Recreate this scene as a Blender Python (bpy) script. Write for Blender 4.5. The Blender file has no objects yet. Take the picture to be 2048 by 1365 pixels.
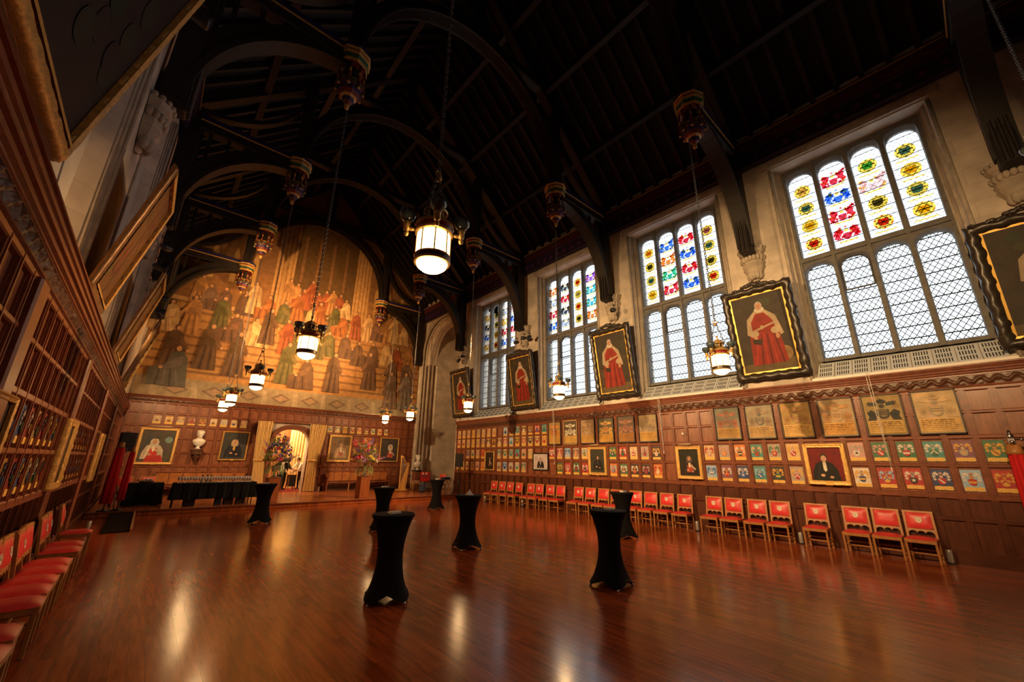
import bpy, math, random
from mathutils import Vector, Matrix, noise
from math import sin, cos, pi, radians as R
S = bpy.context.scene
COL = S.collection
random.seed(11)

# ------------------------------------------------------------------ materials
MATS = {}
def nt(m):
    m.use_nodes = True
    t = m.node_tree
    return t, t.nodes['Principled BSDF'], t.nodes, t.links

def mat(name, col, rough=.5, metal=0., var=0., scale=6., stretch=(1, 1, 1), bump=0., spec=.5, coat=0., objcol=False, sheen=0.):
    if name in MATS: return MATS[name]
    m = bpy.data.materials.new(name)
    t, b, N, L = nt(m)
    b.inputs['Roughness'].default_value = rough
    b.inputs['Metallic'].default_value = metal
    b.inputs['Specular IOR Level'].default_value = spec
    b.inputs['Coat Weight'].default_value = coat
    b.inputs['Coat Roughness'].default_value = .15
    if sheen: b.inputs['Sheen Weight'].default_value = sheen
    src = None
    if objcol:
        oi = N.new('ShaderNodeObjectInfo'); src = oi.outputs['Color']
    b.inputs['Base Color'].default_value = (*col, 1)
    if var or bump:
        tc = N.new('ShaderNodeTexCoord'); mp = N.new('ShaderNodeMapping'); no = N.new('ShaderNodeTexNoise')
        mp.inputs['Scale'].default_value = stretch
        no.inputs['Scale'].default_value = scale; no.inputs['Detail'].default_value = 4
        L.new(tc.outputs['Object'], mp.inputs['Vector']); L.new(mp.outputs['Vector'], no.inputs['Vector'])
        if var:
            mr = N.new('ShaderNodeMapRange')
            mr.inputs['From Min'].default_value = .3; mr.inputs['From Max'].default_value = .7
            mr.inputs['To Min'].default_value = 1 - var; mr.inputs['To Max'].default_value = 1 + var
            L.new(no.outputs['Fac'], mr.inputs['Value'])
            vm = N.new('ShaderNodeVectorMath'); vm.operation = 'SCALE'
            L.new(mr.outputs['Result'], vm.inputs['Scale'])
            if src: L.new(src, vm.inputs[0])
            else: vm.inputs[0].default_value = col
            src = vm.outputs['Vector']
        if bump:
            bp = N.new('ShaderNodeBump'); bp.inputs['Strength'].default_value = bump; bp.inputs['Distance'].default_value = .02
            L.new(no.outputs['Fac'], bp.inputs['Height']); L.new(bp.outputs['Normal'], b.inputs['Normal'])
    if src: L.new(src, b.inputs['Base Color'])
    MATS[name] = m
    return m

def emit(name, col, strength):
    if name in MATS: return MATS[name]
    m = bpy.data.materials.new(name)
    t, b, N, L = nt(m)
    b.inputs['Base Color'].default_value = (.8, .75, .65, 1)
    b.inputs['Emission Color'].default_value = (*col, 1); b.inputs['Emission Strength'].default_value = strength
    b.inputs['Roughness'].default_value = .4
    MATS[name] = m
    return m

def floor_mat(name, c1, c2, rough):
    m = bpy.data.materials.new(name); MATS[name] = m
    t, b, N, L = nt(m)
    tc = N.new('ShaderNodeTexCoord'); mp = N.new('ShaderNodeMapping')
    mp.inputs['Rotation'].default_value = (0, 0, R(90))
    br = N.new('ShaderNodeTexBrick')
    br.inputs['Scale'].default_value = 1
    br.inputs['Brick Width'].default_value = 1.25; br.inputs['Row Height'].default_value = .125
    br.inputs['Mortar Size'].default_value = .0018; br.inputs['Mortar Smooth'].default_value = .3
    br.inputs['Color1'].default_value = (*c1, 1); br.inputs['Color2'].default_value = (*c2, 1)
    br.inputs['Mortar'].default_value = (.06, .014, .004, 1); br.inputs['Bias'].default_value = -.1
    br.offset = .37
    L.new(tc.outputs['Object'], mp.inputs['Vector']); L.new(mp.outputs['Vector'], br.inputs['Vector'])
    mp2 = N.new('ShaderNodeMapping'); mp2.inputs['Scale'].default_value = (6, .6, 1)
    no = N.new('ShaderNodeTexNoise'); no.inputs['Scale'].default_value = 3; no.inputs['Detail'].default_value = 6
    L.new(tc.outputs['Object'], mp2.inputs['Vector']); L.new(mp2.outputs['Vector'], no.inputs['Vector'])
    mr = N.new('ShaderNodeMapRange'); mr.inputs['From Min'].default_value = .3; mr.inputs['From Max'].default_value = .7
    mr.inputs['To Min'].default_value = .62; mr.inputs['To Max'].default_value = 1.36
    L.new(no.outputs['Fac'], mr.inputs['Value'])
    vm = N.new('ShaderNodeVectorMath'); vm.operation = 'SCALE'
    L.new(br.outputs['Color'], vm.inputs[0]); L.new(mr.outputs['Result'], vm.inputs['Scale'])
    L.new(vm.outputs['Vector'], b.inputs['Base Color'])
    no2 = N.new('ShaderNodeTexNoise'); no2.inputs['Scale'].default_value = 1.3; no2.inputs['Detail'].default_value = 3
    L.new(tc.outputs['Object'], no2.inputs['Vector'])
    mr2 = N.new('ShaderNodeMapRange'); mr2.inputs['To Min'].default_value = rough - .04; mr2.inputs['To Max'].default_value = rough + .06
    L.new(no2.outputs['Fac'], mr2.inputs['Value']); L.new(mr2.outputs['Result'], b.inputs['Roughness'])
    b.inputs['Specular IOR Level'].default_value = .5
    return m

def stone_mat(name, col, var=.25, bw=.9, bh=.42):
    m = bpy.data.materials.new(name); MATS[name] = m
    t, b, N, L = nt(m)
    tc = N.new('ShaderNodeTexCoord')
    sx = N.new('ShaderNodeSeparateXYZ'); cx = N.new('ShaderNodeCombineXYZ'); ad = N.new('ShaderNodeMath')
    L.new(tc.outputs['Object'], sx.inputs[0]); L.new(sx.outputs['X'], ad.inputs[0]); L.new(sx.outputs['Y'], ad.inputs[1])
    L.new(ad.outputs[0], cx.inputs['X']); L.new(sx.outputs['Z'], cx.inputs['Y'])
    br = N.new('ShaderNodeTexBrick'); br.inputs['Scale'].default_value = 1
    br.inputs['Brick Width'].default_value = bw; br.inputs['Row Height'].default_value = bh
    br.inputs['Mortar Size'].default_value = .004
    br.inputs['Color1'].default_value = (*[c * 1.08 for c in col], 1); br.inputs['Color2'].default_value = (*[c * .9 for c in col], 1)
    br.inputs['Mortar'].default_value = (*[c * .7 for c in col], 1)
    L.new(cx.outputs[0], br.inputs['Vector'])
    no = N.new('ShaderNodeTexNoise'); no.inputs['Scale'].default_value = 1.7; no.inputs['Detail'].default_value = 6
    L.new(tc.outputs['Object'], no.inputs['Vector'])
    mr = N.new('ShaderNodeMapRange'); mr.inputs['From Min'].default_value = .3; mr.inputs['From Max'].default_value = .7
    mr.inputs['To Min'].default_value = 1 - var; mr.inputs['To Max'].default_value = 1 + var
    L.new(no.outputs['Fac'], mr.inputs['Value'])
    vm = N.new('ShaderNodeVectorMath'); vm.operation = 'SCALE'
    L.new(br.outputs['Color'], vm.inputs[0]); L.new(mr.outputs['Result'], vm.inputs['Scale'])
    L.new(vm.outputs['Vector'], b.inputs['Base Color'])
    b.inputs['Roughness'].default_value = .85
    return m

def lattice_glass(name, col, diag, horiz, dw=.012, hw=.02):
    """clear leaded glass: lead cames follow the pane's own x/z"""
    m = bpy.data.materials.new(name); MATS[name] = m
    t, b, N, L = nt(m)
    out = N['Material Output']
    tc = N.new('ShaderNodeTexCoord'); sx = N.new('ShaderNodeSeparateXYZ')
    L.new(tc.outputs['Object'], sx.inputs[0])
    def mth(op, a, c=None):
        n = N.new('ShaderNodeMath'); n.operation = op
        for i, v in enumerate((a, c)):
            if v is None: continue
            if isinstance(v, (int, float)): n.inputs[i].default_value = v
            else: L.new(v, n.inputs[i])
        return n.outputs[0]
    def line(u, p, w):
        f = mth('FRACT', mth('DIVIDE', u, p)); d = mth('ABSOLUTE', mth('SUBTRACT', f, .5))
        return mth('GREATER_THAN', d, .5 - w / (2 * p))
    x, z = sx.outputs['X'], sx.outputs['Z']
    zz = mth('MULTIPLY', z, .72)
    ls = [line(z, horiz, hw)]
    if diag:
        ls += [line(mth('ADD', x, zz), diag, dw), line(mth('SUBTRACT', x, zz), diag, dw)]
    k = ls[0]
    for q in ls[1:]: k = mth('MAXIMUM', k, q)
    tr = N.new('ShaderNodeBsdfTransparent')
    no = N.new('ShaderNodeTexNoise'); no.inputs['Scale'].default_value = 5
    L.new(tc.outputs['Object'], no.inputs['Vector'])
    mx = N.new('ShaderNodeMix'); mx.data_type = 'RGBA'
    mx.inputs['A'].default_value = (*col, 1); mx.inputs['B'].default_value = (col[0] * .86, col[1] * .95, col[2] * .97, 1)
    L.new(no.outputs['Fac'], mx.inputs['Factor']); L.new(mx.outputs['Result'], tr.inputs['Color'])
    ld = N.new('ShaderNodeBsdfDiffuse'); ld.inputs['Color'].default_value = (.02, .02, .022, 1)
    ms = N.new('ShaderNodeMixShader')
    L.new(k, ms.inputs['Fac']); L.new(tr.outputs[0], ms.inputs[1]); L.new(ld.outputs[0], ms.inputs[2])
    L.new(ms.outputs[0], out.inputs['Surface'])
    return m

def stain_mat(name, col=None):
    m = bpy.data.materials.new(name); MATS[name] = m
    t, b, N, L = nt(m)
    tr = N.new('ShaderNodeBsdfTransparent')
    if col: tr.inputs['Color'].default_value = (*col, 1)
    else:
        oi = N.new('ShaderNodeObjectInfo'); L.new(oi.outputs['Color'], tr.inputs['Color'])
    L.new(tr.outputs[0], N['Material Output'].inputs['Surface'])
    return m

# ------------------------------------------------------------------ mesh builder
class MB:
    def __init__(s): s.v = []; s.f = []; s.m = []; s.sm = []
    def add(s, vs, fs, mi=0, smooth=False, M=None):
        o = len(s.v)
        if M is not None: vs = [tuple(M @ Vector(v)) for v in vs]
        s.v += [tuple(v) for v in vs]
        s.f += [tuple(i + o for i in f) for f in fs]
        s.m += [mi] * len(fs) if isinstance(mi, int) else list(mi)
        s.sm += [smooth] * len(fs)
        return s
    def box(s, x0, x1, y0, y1, z0, z1, mi=0, M=None):
        return s.add([(x0, y0, z0), (x1, y0, z0), (x1, y1, z0), (x0, y1, z0), (x0, y0, z1), (x1, y0, z1), (x1, y1, z1), (x0, y1, z1)],
                     [(0, 3, 2, 1), (4, 5, 6, 7), (0, 1, 5, 4), (1, 2, 6, 5), (2, 3, 7, 6), (3, 0, 4, 7)], mi, M=M)
    def cbox(s, x0, x1, y0, y1, z0, z1, c=.006, mi=0, M=None):
        """box with chamfered edges (octagonal plan plus chamfered top and bottom)"""
        def ring(z, i):
            a, b_, d, e = x0 + i, x1 - i, y0 + i, y1 - i
            k = c
            return [(a + k, d, z), (b_ - k, d, z), (b_, d + k, z), (b_, e - k, z), (b_ - k, e, z), (a + k, e, z), (a, e - k, z), (a, d + k, z)]
        vs = ring(z0, c) + ring(z0 + c, 0) + ring(z1 - c, 0) + ring(z1, c)
        fs = [tuple(range(7, -1, -1)), tuple(range(24, 32))]
        for r in range(3):
            for i in range(8):
                j = (i + 1) % 8
                fs.append((r * 8 + i, r * 8 + j, r * 8 + 8 + j, r * 8 + 8 + i))
        return s.add(vs, fs, mi, M=M)
    def bar(s, p, q, w, h, mi=0, up=(0, 0, 1), M=None):
        p = Vector(p); q = Vector(q); d = (q - p).normalized(); u = Vector(up)
        if abs(d.dot(u)) > .98: u = Vector((0, 1, 0))
        a = d.cross(u).normalized() * (w / 2); b = a.cross(d).normalized() * (h / 2)
        vs = [p - a - b, p + a - b, p + a + b, p - a + b, q - a - b, q + a - b, q + a + b, q - a + b]
        return s.add(vs, [(0, 3, 2, 1), (4, 5, 6, 7), (0, 1, 5, 4), (1, 2, 6, 5), (2, 3, 7, 6), (3, 0, 4, 7)], mi, M=M)
    def prism(s, pts, y0, y1, mi=0, M=None):
        n = len(pts)
        vs = [(x, y0, z) for x, z in pts] + [(x, y1, z) for x, z in pts]
        fs = [tuple(range(n)), tuple(range(2 * n - 1, n - 1, -1))]
        fs += [(i, i + n, (i + 1) % n + n, (i + 1) % n) for i in range(n)]
        return s.add(vs, fs, mi, M=M)
    def flat(s, pts, y, mi=0, M=None):
        return s.add([(x, y, z) for x, z in pts], [tuple(range(len(pts)))], mi, M=M)
    def vprism(s, pts, z0, z1, mi=0, M=None):
        """plan polygon (x,y) extruded in z"""
        n = len(pts)
        vs = [(x, y, z0) for x, y in pts] + [(x, y, z1) for x, y in pts]
        fs = [tuple(range(n - 1, -1, -1)), tuple(range(n, 2 * n))]
        fs += [(i, (i + 1) % n, (i + 1) % n + n, i + n) for i in range(n)]
        return s.add(vs, fs, mi, M=M)
    def profile(s, prof, x0, x1, mi=0, M=None):
        """profile [(out, z)] extruded along x, out = towards -y"""
        n = len(prof)
        vs = [(x0, -o, z) for o, z in prof] + [(x1, -o, z) for o, z in prof]
        fs = [(i, i + 1, i + 1 + n, i + n) for i in range(n - 1)]
        fs += [tuple(range(n - 1, -1, -1)), tuple(range(n, 2 * n))]
        return s.add(vs, fs, mi, M=M)
    def lathe(s, prof, n=16, mi=0, c=(0, 0, 0), smooth=True, M=None, sx=1, sy=1, cap=True, phase=0):
        vs = []
        for r, z in prof:
            for i in range(n):
                a = 2 * pi * i / n + phase
                vs.append((c[0] + r * cos(a) * sx, c[1] + r * sin(a) * sy, c[2] + z))
        fs = []; ms = []
        for k in range(len(prof) - 1):
            for i in range(n):
                j = (i + 1) % n
                fs.append((k * n + i, k * n + j, k * n + n + j, k * n + n + i))
                ms.append(mi[k] if isinstance(mi, (list, tuple)) else mi)
        if cap:
            if prof[0][0] > 1e-4: fs.append(tuple(range(n - 1, -1, -1))); ms.append(ms[0])
            e = (len(prof) - 1) * n
            if prof[-1][0] > 1e-4: fs.append(tuple(range(e, e + n))); ms.append(ms[-2])
        return s.add(vs, fs, ms, smooth, M)
    def tube(s, path, r, n=6, mi=0, M=None, closed=False, smooth=True):
        P = [Vector(p) for p in path]; k = len(P); vs = []
        rr = r if isinstance(r, (list, tuple)) else [r] * k
        pa = None
        for i, p in enumerate(P):
            d = (P[(i + 1) % k] - P[i - 1]) if closed else (P[min(i + 1, k - 1)] - P[max(i - 1, 0)])
            d.normalize()
            if pa is None:
                u = Vector((0, 0, 1)) if abs(d.z) < .9 else Vector((1, 0, 0))
                a = d.cross(u).normalized()
            else:
                a = (pa - d * pa.dot(d)).normalized()
            pa = a; b = d.cross(a)
            for j in range(n):
                t = 2 * pi * j / n
                vs.append(p + a * (rr[i] * cos(t)) + b * (rr[i] * sin(t)))
        fs = []
        for i in range(k if closed else k - 1):
            for j in range(n):
                fs.append((i * n + j, i * n + (j + 1) % n, ((i + 1) % k) * n + (j + 1) % n, ((i + 1) % k) * n + j))
        if not closed: fs += [tuple(range(n - 1, -1, -1)), tuple(range((k - 1) * n, k * n))]
        return s.add(vs, fs, mi, smooth, M)
    def ball(s, c, r, n=8, m=6, mi=0, M=None, sc=(1, 1, 1)):
        prof = [(r * sin(pi * i / m) * 1.0, -r * cos(pi * i / m) * sc[2]) for i in range(m + 1)]
        return s.lathe(prof, n, mi, c, True, M, sc[0], sc[1], cap=False)
    def build(s, name, mats, parent=None, loc=None, rotz=None, auto=None):
        me = bpy.data.meshes.new(name)
        me.from_pydata(s.v, [], s.f)
        if not isinstance(mats, (list, tuple)): mats = [mats]
        for m in mats: me.materials.append(m)
        me.polygons.foreach_set('material_index', s.m)
        me.polygons.foreach_set('use_smooth', s.sm)
        if auto and any(s.sm): me.set_sharp_from_angle(angle=R(auto))
        me.update()
        o = bpy.data.objects.new(name, me); COL.objects.link(o)
        if parent: o.parent = parent
        if loc: o.location = loc
        if rotz is not None: o.rotation_euler = (0, 0, rotz)
        return o

def tag(o, label=None, cat=None, group=None, kind=None):
    if label: o['label'] = label
    if cat: o['category'] = cat
    if group: o['group'] = group
    if kind: o['kind'] = kind
    return o
def thing(name, label, cat, loc=(0, 0, 0), rot=0., group=None):
    o = bpy.data.objects.new(name, None); COL.objects.link(o)
    o.location = loc; o.rotation_euler = (0, 0, rot); o.empty_display_size = .1
    return tag(o, label, cat, group)
def struct(o): o['kind'] = 'structure'; return o
KIDS = {}
def kids(o):
    if not KIDS:
        for x in bpy.data.objects:
            if x.parent: KIDS.setdefault(x.parent.name, []).append(x)
    return [x for x in bpy.data.objects if x.parent == o]
def copy_tree(o, parent=None, tree=None):
    """tree: cached nested list (obj, [children]) so big scenes stay quick"""
    if tree is None: tree = grab(o)
    ob, ch = tree
    c = ob.copy(); COL.objects.link(c)
    if parent is not None: c.parent = parent
    for t in ch: copy_tree(None, c, t)
    return c
def grab(o): return (o, [grab(x) for x in o.children])
def place(o, loc, rot=None, label=None, group=None):
    o.location = loc
    if rot is not None: o.rotation_euler = (0, 0, rot)
    if label: o['label'] = label
    if group: o['group'] = group
    return o
ORD = 'first second third fourth fifth sixth seventh eighth ninth tenth eleventh twelfth thirteenth fourteenth fifteenth sixteenth'.split()
RW, LW, EW = -pi / 2, pi / 2, 0.      # rotations: thing facing out of right, left and end wall
XR, XL, YE, YB = 12.7, -1.15, 24.0, -12.6
STG = .18

# ------------------------------------------------------------------ palette
M_panel = mat('panel_oak', (.24, .088, .045), .29, var=.3, scale=5, stretch=(3, 3, .5))
M_dado = mat('dado_oak', (.105, .033, .017), .3, var=.3, scale=5, stretch=(3, 3, .5))
M_dado2 = mat('dado_moulding_oak', (.095, .029, .015), .3, var=.25, scale=4)
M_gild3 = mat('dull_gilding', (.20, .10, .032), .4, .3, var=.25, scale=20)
M_panel2 = mat('moulding_oak', (.20, .065, .033), .3, var=.25, scale=5, stretch=(2, 2, 2))
M_carve = mat('carved_oak', (.085, .032, .016), .38, var=.3, scale=20)
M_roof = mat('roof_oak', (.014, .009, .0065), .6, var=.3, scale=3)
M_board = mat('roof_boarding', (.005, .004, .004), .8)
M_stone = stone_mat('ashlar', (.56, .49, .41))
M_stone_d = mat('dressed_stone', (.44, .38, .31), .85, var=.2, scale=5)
M_trac = mat('tracery_stone', (.15, .145, .135), .8, var=.2, scale=6)
M_plaster = mat('niche_plaster', (.50, .48, .45), .9, var=.12, scale=2)
M_black = mat('black_cloth', (.007, .007, .0085), .8, spec=.2)
M_blackm = mat('black_metal', (.012, .012, .013), .45)
M_plastic = mat('black_plastic', (.014, .015, .016), .5)
M_red = mat('red_leather', (.66, .042, .046), .36, var=.12, scale=7)
M_redc = mat('red_cloth', (.62, .010, .016), .85)
M_oak = mat('chair_oak', (.42, .185, .055), .4, var=.2, scale=9, stretch=(1, 1, .3))
M_gold = mat('gilding', (.62, .37, .11), .4, .4, var=.25, scale=30, bump=.3)
M_gold2 = mat('bright_gilding', (.75, .47, .10), .4, .35)
M_goldp = mat('gold_paint', (.62, .36, .09), .55, var=.25, scale=22)
M_ebony = mat('carved_ebony', (.035, .028, .022), .33, var=.3, scale=20)
M_white = mat('white_paint', (.78, .77, .74), .55)
M_marble = mat('white_marble', (.72, .70, .66), .45, var=.08, scale=7)
M_silver = mat('silver', (.62, .62, .63), .22, 1.)
M_chain = mat('chain_iron', (.16, .16, .165), .4, .9)
M_brass = mat('lantern_brass', (.55, .34, .11), .36, .5, var=.2, scale=25)
M_cream = mat('cream_cloth', (.84, .64, .32), .85, var=.12, scale=3, stretch=(6, 6, .6))
M_skin = mat('skin', (.50, .27, .18), .55)
M_hair = mat('dark_hair', (.03, .018, .01), .6)
M_obj = mat('painted_colour', (1, 1, 1), .5, var=.2, scale=14, objcol=True)
M_objr = mat('painted_shape', (1, 1, 1), .5, objcol=True)
M_floor = floor_mat('jarrah_boards', (.42, .086, .019), (.26, .05, .0112), .16)
M_stage = floor_mat('stage_boards', (.38, .11, .032), (.26, .068, .02), .24)
M_leaf = mat('leaf_green', (.24, .36, .12), .6, var=.4, scale=9)
M_grille = mat('grille_grey', (.50, .53, .54), .6)
M_dark = mat('slot_dark', (.015, .014, .013), .9)
M_glow = emit('lantern_glass', (1, .60, .25), 9.)
M_glass1 = lattice_glass('diamond_leaded_glass', (.97, .99, 1), .125, .30, .018, .028)
M_glass2 = lattice_glass('armorial_leaded_glass', (.98, .97, 1), .115, .29, .009, .02)
M_stain = stain_mat('stained_glass')
M_lead = mat('lead', (.015, .015, .016), .6)
PM = {}
def pm(col):
    """oil paint of one colour"""
    k = tuple(round(c, 2) for c in col)
    if k not in PM: PM[k] = mat('paint_%d_%d_%d' % tuple(int(c * 100) for c in k), k, .6, var=.22, scale=4, spec=.3)
    return PM[k]
class Canvas:
    """flat painting made of overlapping painted shapes"""
    def __init__(s): s.b = MB(); s.mats = []; s.y = 0.; s.n = 0
    def p(s, pts, col):
        m = pm(col)
        if m not in s.mats: s.mats.append(m)
        s.n += 1
        s.b.flat(pts, -s.n * s.step, s.mats.index(m))
    step = .0003
    def rect(s, x0, x1, z0, z1, col): s.p([(x0, z0), (x1, z0), (x1, z1), (x0, z1)], col)
    def ell(s, x, z, rx, rz, col, n=14): s.p([(x + rx * cos(2 * pi * i / n), z + rz * sin(2 * pi * i / n)) for i in range(n)], col)
    def build(s, name, parent, loc=(0, 0, 0)): return s.b.build(name, s.mats, parent, loc)
# ------------------------------------------------------------------ camera
def cam():
    yaw, pitch, roll, F = .7183, .2932, .0139, 796.8
    f = Vector((sin(yaw) * cos(pitch), cos(yaw) * cos(pitch), sin(pitch)))
    r0 = Vector((cos(yaw), -sin(yaw), 0)); u0 = r0.cross(f)
    r = r0 * cos(roll) + u0 * sin(roll); u = u0 * cos(roll) - r0 * sin(roll)
    c = bpy.data.cameras.new('camera'); c.sensor_width = 36; c.lens = 36 * F / 2048; c.clip_end = 200
    o = bpy.data.objects.new('camera', c); COL.objects.link(o)
    m = Matrix((r, u, -f)).transposed().to_4x4(); m.translation = (0, 0, 1.85)
    o.matrix_world = m
    S.camera = o
cam()

# ------------------------------------------------------------------ floor, stage
b = MB(); b.box(XL - .6, XR + .6, YB - .6, YE + .3, -.25, 0)
struct(b.build('floor', M_floor))
b = MB(); b.cbox(XL + .075, XR - .075, 18.32, YE - .06, .0, STG - .002, .012)
st = b.build('stage', M_stage)
tag(st, 'low polished wooden stage platform filling the far end of the hall', 'stage')
b = MB(); b.cbox(XL + .08, XR - .08, 18.285, 18.325, STG - .05, STG + .003, .01)
b.build('nosing', M_panel2, st)
# low ramp with a pale edge in front of the stage
b = MB(); b.box(XR - .07, XR + 2.55, 19.42, 22.94, .0, STG - .002); struct(b.build('floor_oriel', M_stage))
t = thing('access_ramp', 'low dark ramp with a pale wooden edge strip leading up to the stage', 'ramp', (-.22, 14.75, 0))
b = MB(); b.add([(-.27, 0, 0), (.27, 0, 0), (.27, 3.5, 0), (-.27, 3.5, 0), (-.27, 0, .02), (.27, 0, .02), (.27, 3.5, .13), (-.27, 3.5, .13)],
                [(0, 3, 2, 1), (4, 5, 6, 7), (0, 1, 5, 4), (1, 2, 6, 5), (2, 3, 7, 6), (3, 0, 4, 7)])
b.build('ramp_deck', mat('ramp_carpet', (.012, .005, .004), .95, spec=.1), t)
b = MB(); b.bar((.3, 0, .03), (.3, 3.5, .13), .05, .06); b.build('edge_strip', M_oak, t)

# ------------------------------------------------------------------ right wall: masonry with five window openings
WP, WC = 5.08, .81                       # window pitch and centre of the nearest visible window
WCS = [WC + WP * k for k in (-1, 0, 1, 2, 3)]
HB, HT = 4.0, 10.62                      # opening bottom and top at the wall face
def masonry(name, x0, sgn, depth):
    """wall with splayed window openings; sgn=+1 right wall (thickness to +x)"""
    b = MB()
    X = lambda d: x0 + sgn * d
    def pl(pts, z0, z1):
        b.vprism([(X(d), y) for d, y in pts], z0, z1)
    f, bk = 1.74, 1.5                    # half openings at face and at the glass
    ends = [YB] + [v for c in WCS for v in (c - f, c + f)] + [19.1]
    pl([(0, YB - .6), (depth + .25, YB - .6), (depth + .25, WCS[0] - bk), (depth, WCS[0] - bk), (0, WCS[0] - f)], 0, 12.3)
    for i in range(4):
        a, c = WCS[i], WCS[i + 1]
        pl([(0, a + f), (depth, a + bk), (depth + .25, a + bk), (depth + .25, c - bk), (depth, c - bk), (0, c - f)], 0, 12.3)
    for c in WCS:
        # below the sill (sloping top) and above the head (sloping soffit)
        M = Matrix(((0, sgn, 0, x0), (1 if sgn > 0 else -1, 0, 0, 0), (0, 0, 1, 0), (0, 0, 0, 1)))
        def yz(pts, ya, yb):
            n = len(pts)
            vs = [(X(d), ya, z) for d, z in pts] + [(X(d), yb, z) for d, z in pts]
            b.add(vs, [tuple(range(n)), tuple(range(2 * n - 1, n - 1, -1))] + [(i, i + n, (i + 1) % n + n, (i + 1) % n) for i in range(n)])
        yz([(0, 0), (depth + .25, 0), (depth + .25, 4.5), (depth, 4.5), (0, HB)], c - f, c + f)
        yz([(0, HT), (depth, HT - .12), (depth + .25, HT - .12), (depth + .25, 12.3), (0, 12.3)], c - f, c + f)
    return b, pl
b, pl = masonry('wall_right', XR + .06, 1, .45)
f, bk = 1.74, 1.5
pl([(0, WCS[4] + f), (.45, WCS[4] + bk), (.7, WCS[4] + bk), (.7, 18.95), (0, 18.95)], 0, 12.3)
wall_r = struct(b.build('wall_right', M_stone))
b, pl = masonry('wall_left', XL - .06, -1, .32)
pl([(0, WCS[4] + f), (.32, WCS[4] + bk), (.6, WCS[4] + bk), (.6, YE + .4), (0, YE + .4)], 0, 12.3)
wall_l = struct(b.build('wall_left', M_stone))
# blind niches on the left: plastered back
for c in WCS:
    b = MB(); b.box(XL - .62, XL - .36, c - 1.55, c + 1.55, 4.0, 10.6)
    o = struct(b.build('niche_plaster_wall', M_plaster, wall_l))
    # moulded jambs of the niche
    b = MB()
    for s in (-1, 1):
        for d, r in ((-.01, .03), (.04, .022), (.085, .018)):
            yy = c + s * (1.75 - .24 * d / .32)
            b.lathe([(r, 4.0), (r, 10.6)], 8, 0, (XL - .06 - d, yy, 0))
    struct(b.build('niche_jamb_wall', M_stone_d, wall_l))
# right window reveals: roll mouldings and hood
for c in WCS:
    b = MB()
    for s in (-1, 1):
        for d, r in ((.0, .045), (.16, .035), (.36, .05)):
            yy = c + s * (1.74 - .24 * d / .45)
            b.lathe([(r, 4.0 + .5 * d / .45), (r, 10.6)], 8, 0, (XR + .06 + d, yy, 0))
    b.box(XR - .02, XR + .1, c - 1.95, c + 1.95, 10.66, 10.84); b.box(XR + .02, XR + .1, c - 1.95, c + 1.95, 10.84, 10.92)
    struct(b.build('window_reveal_wall', M_stone_d, wall_r))

# rear wall behind the camera
b = MB()
b.box(XL - .6, 2.7, YB - .5, YB, 0, 13); b.box(8.8, XR + .7, YB - .5, YB, 0, 13)
b.box(2.7, 8.8, YB - .5, YB, 0, 13)
b.prism([(XL - .8, 13), (XR + .8, 13), (5.775, 19.4)], YB - .5, YB)
struct(b.build('wall_rear', M_stone))

# ------------------------------------------------------------------ end wall with the doorway, oriel bay
DX, DHW, DSP, DAP = 5.62, .82, 2.62, 3.32
def door_arch(hw, sp, ap, n=10):
    """depressed four-centred arch outline from right springing to left"""
    pts = []
    for i in range(n + 1):
        t = i / n
        a = pi / 2 * t
        x = hw * cos(a) ** .85 if t < 1 else 0
        pts.append((DX + x, sp + (ap - sp) * sin(a) ** .8))
    return pts + [(2 * DX - x, z) for x, z in pts[-2::-1]]
b = MB()
ar = door_arch(DHW, DSP, DAP)
b.box(XL - .6, DX - DHW, YE, YE + .5, 0, 13); b.box(DX + DHW, XR + 3, YE, YE + .5, 0, 13)
b.prism([(DX + DHW, 13)] + ar[:11] + [(DX, 13)], YE, YE + .5)
b.prism([(DX, 13)] + ar[10:] + [(DX - DHW, 13)], YE, YE + .5)
b.prism([(XL - .8, 13), (XR + .8, 13), (5.775, 19.4)], YE, YE + .5)
wall_e = struct(b.build('wall_end', M_stone))
# doorway surround, lobby beyond it
b = MB()
for w, d in ((.0, .02), (.07, .06), (.15, .09)):
    o1, o2 = door_arch(DHW + w, DSP, DAP + w), door_arch(DHW + w + .08, DSP, DAP + w + .08)
    for i in range(len(o1) - 1): b.prism([o1[i], o2[i], o2[i + 1], o1[i + 1]], YE - d - .02, YE)
    for s in (-1, 1): b.box(DX + s * (DHW + w + .04) - .04, DX + s * (DHW + w + .04) + .04, YE - d - .02, YE, STG, DSP)
for s in (-1, 1): b.box(DX + s * 1.12 - .05, DX + s * 1.12 + .05, YE - .13, YE, STG, 3.7)
b.box(DX - 1.17, DX + 1.17, YE - .15, YE, 3.62, 3.74)
struct(b.build('door_1', M_panel2))
b = MB()
b.box(3.2, 8.4, YE + 3.4, YE + 3.6, 0, 4.4); b.box(3.1, 3.3, YE + .5, YE + 3.6, 0, 4.4); b.box(8.3, 8.5, YE + .5, YE + 3.6, 0, 4.4)
for i in range(7): b.box(3.5 + .7 * i, 3.58 + .7 * i, YE + 3.36, YE + 3.4, .2, 4.2)
struct(b.build('wall_lobby', mat('lobby_oak', (.36, .16, .05), .45, var=.2, scale=4)))
b = MB(); b.box(3.1, 8.5, YE + .2, YE + 3.6, .05, STG); struct(b.build('floor_lobby', mat('lobby_carpet', (.25, .02, .02), .9)))
b = MB(); b.box(3.1, 8.5, YE + .5, YE + 3.6, 4.4, 4.5); struct(b.build('ceiling_lobby', M_plaster))

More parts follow.
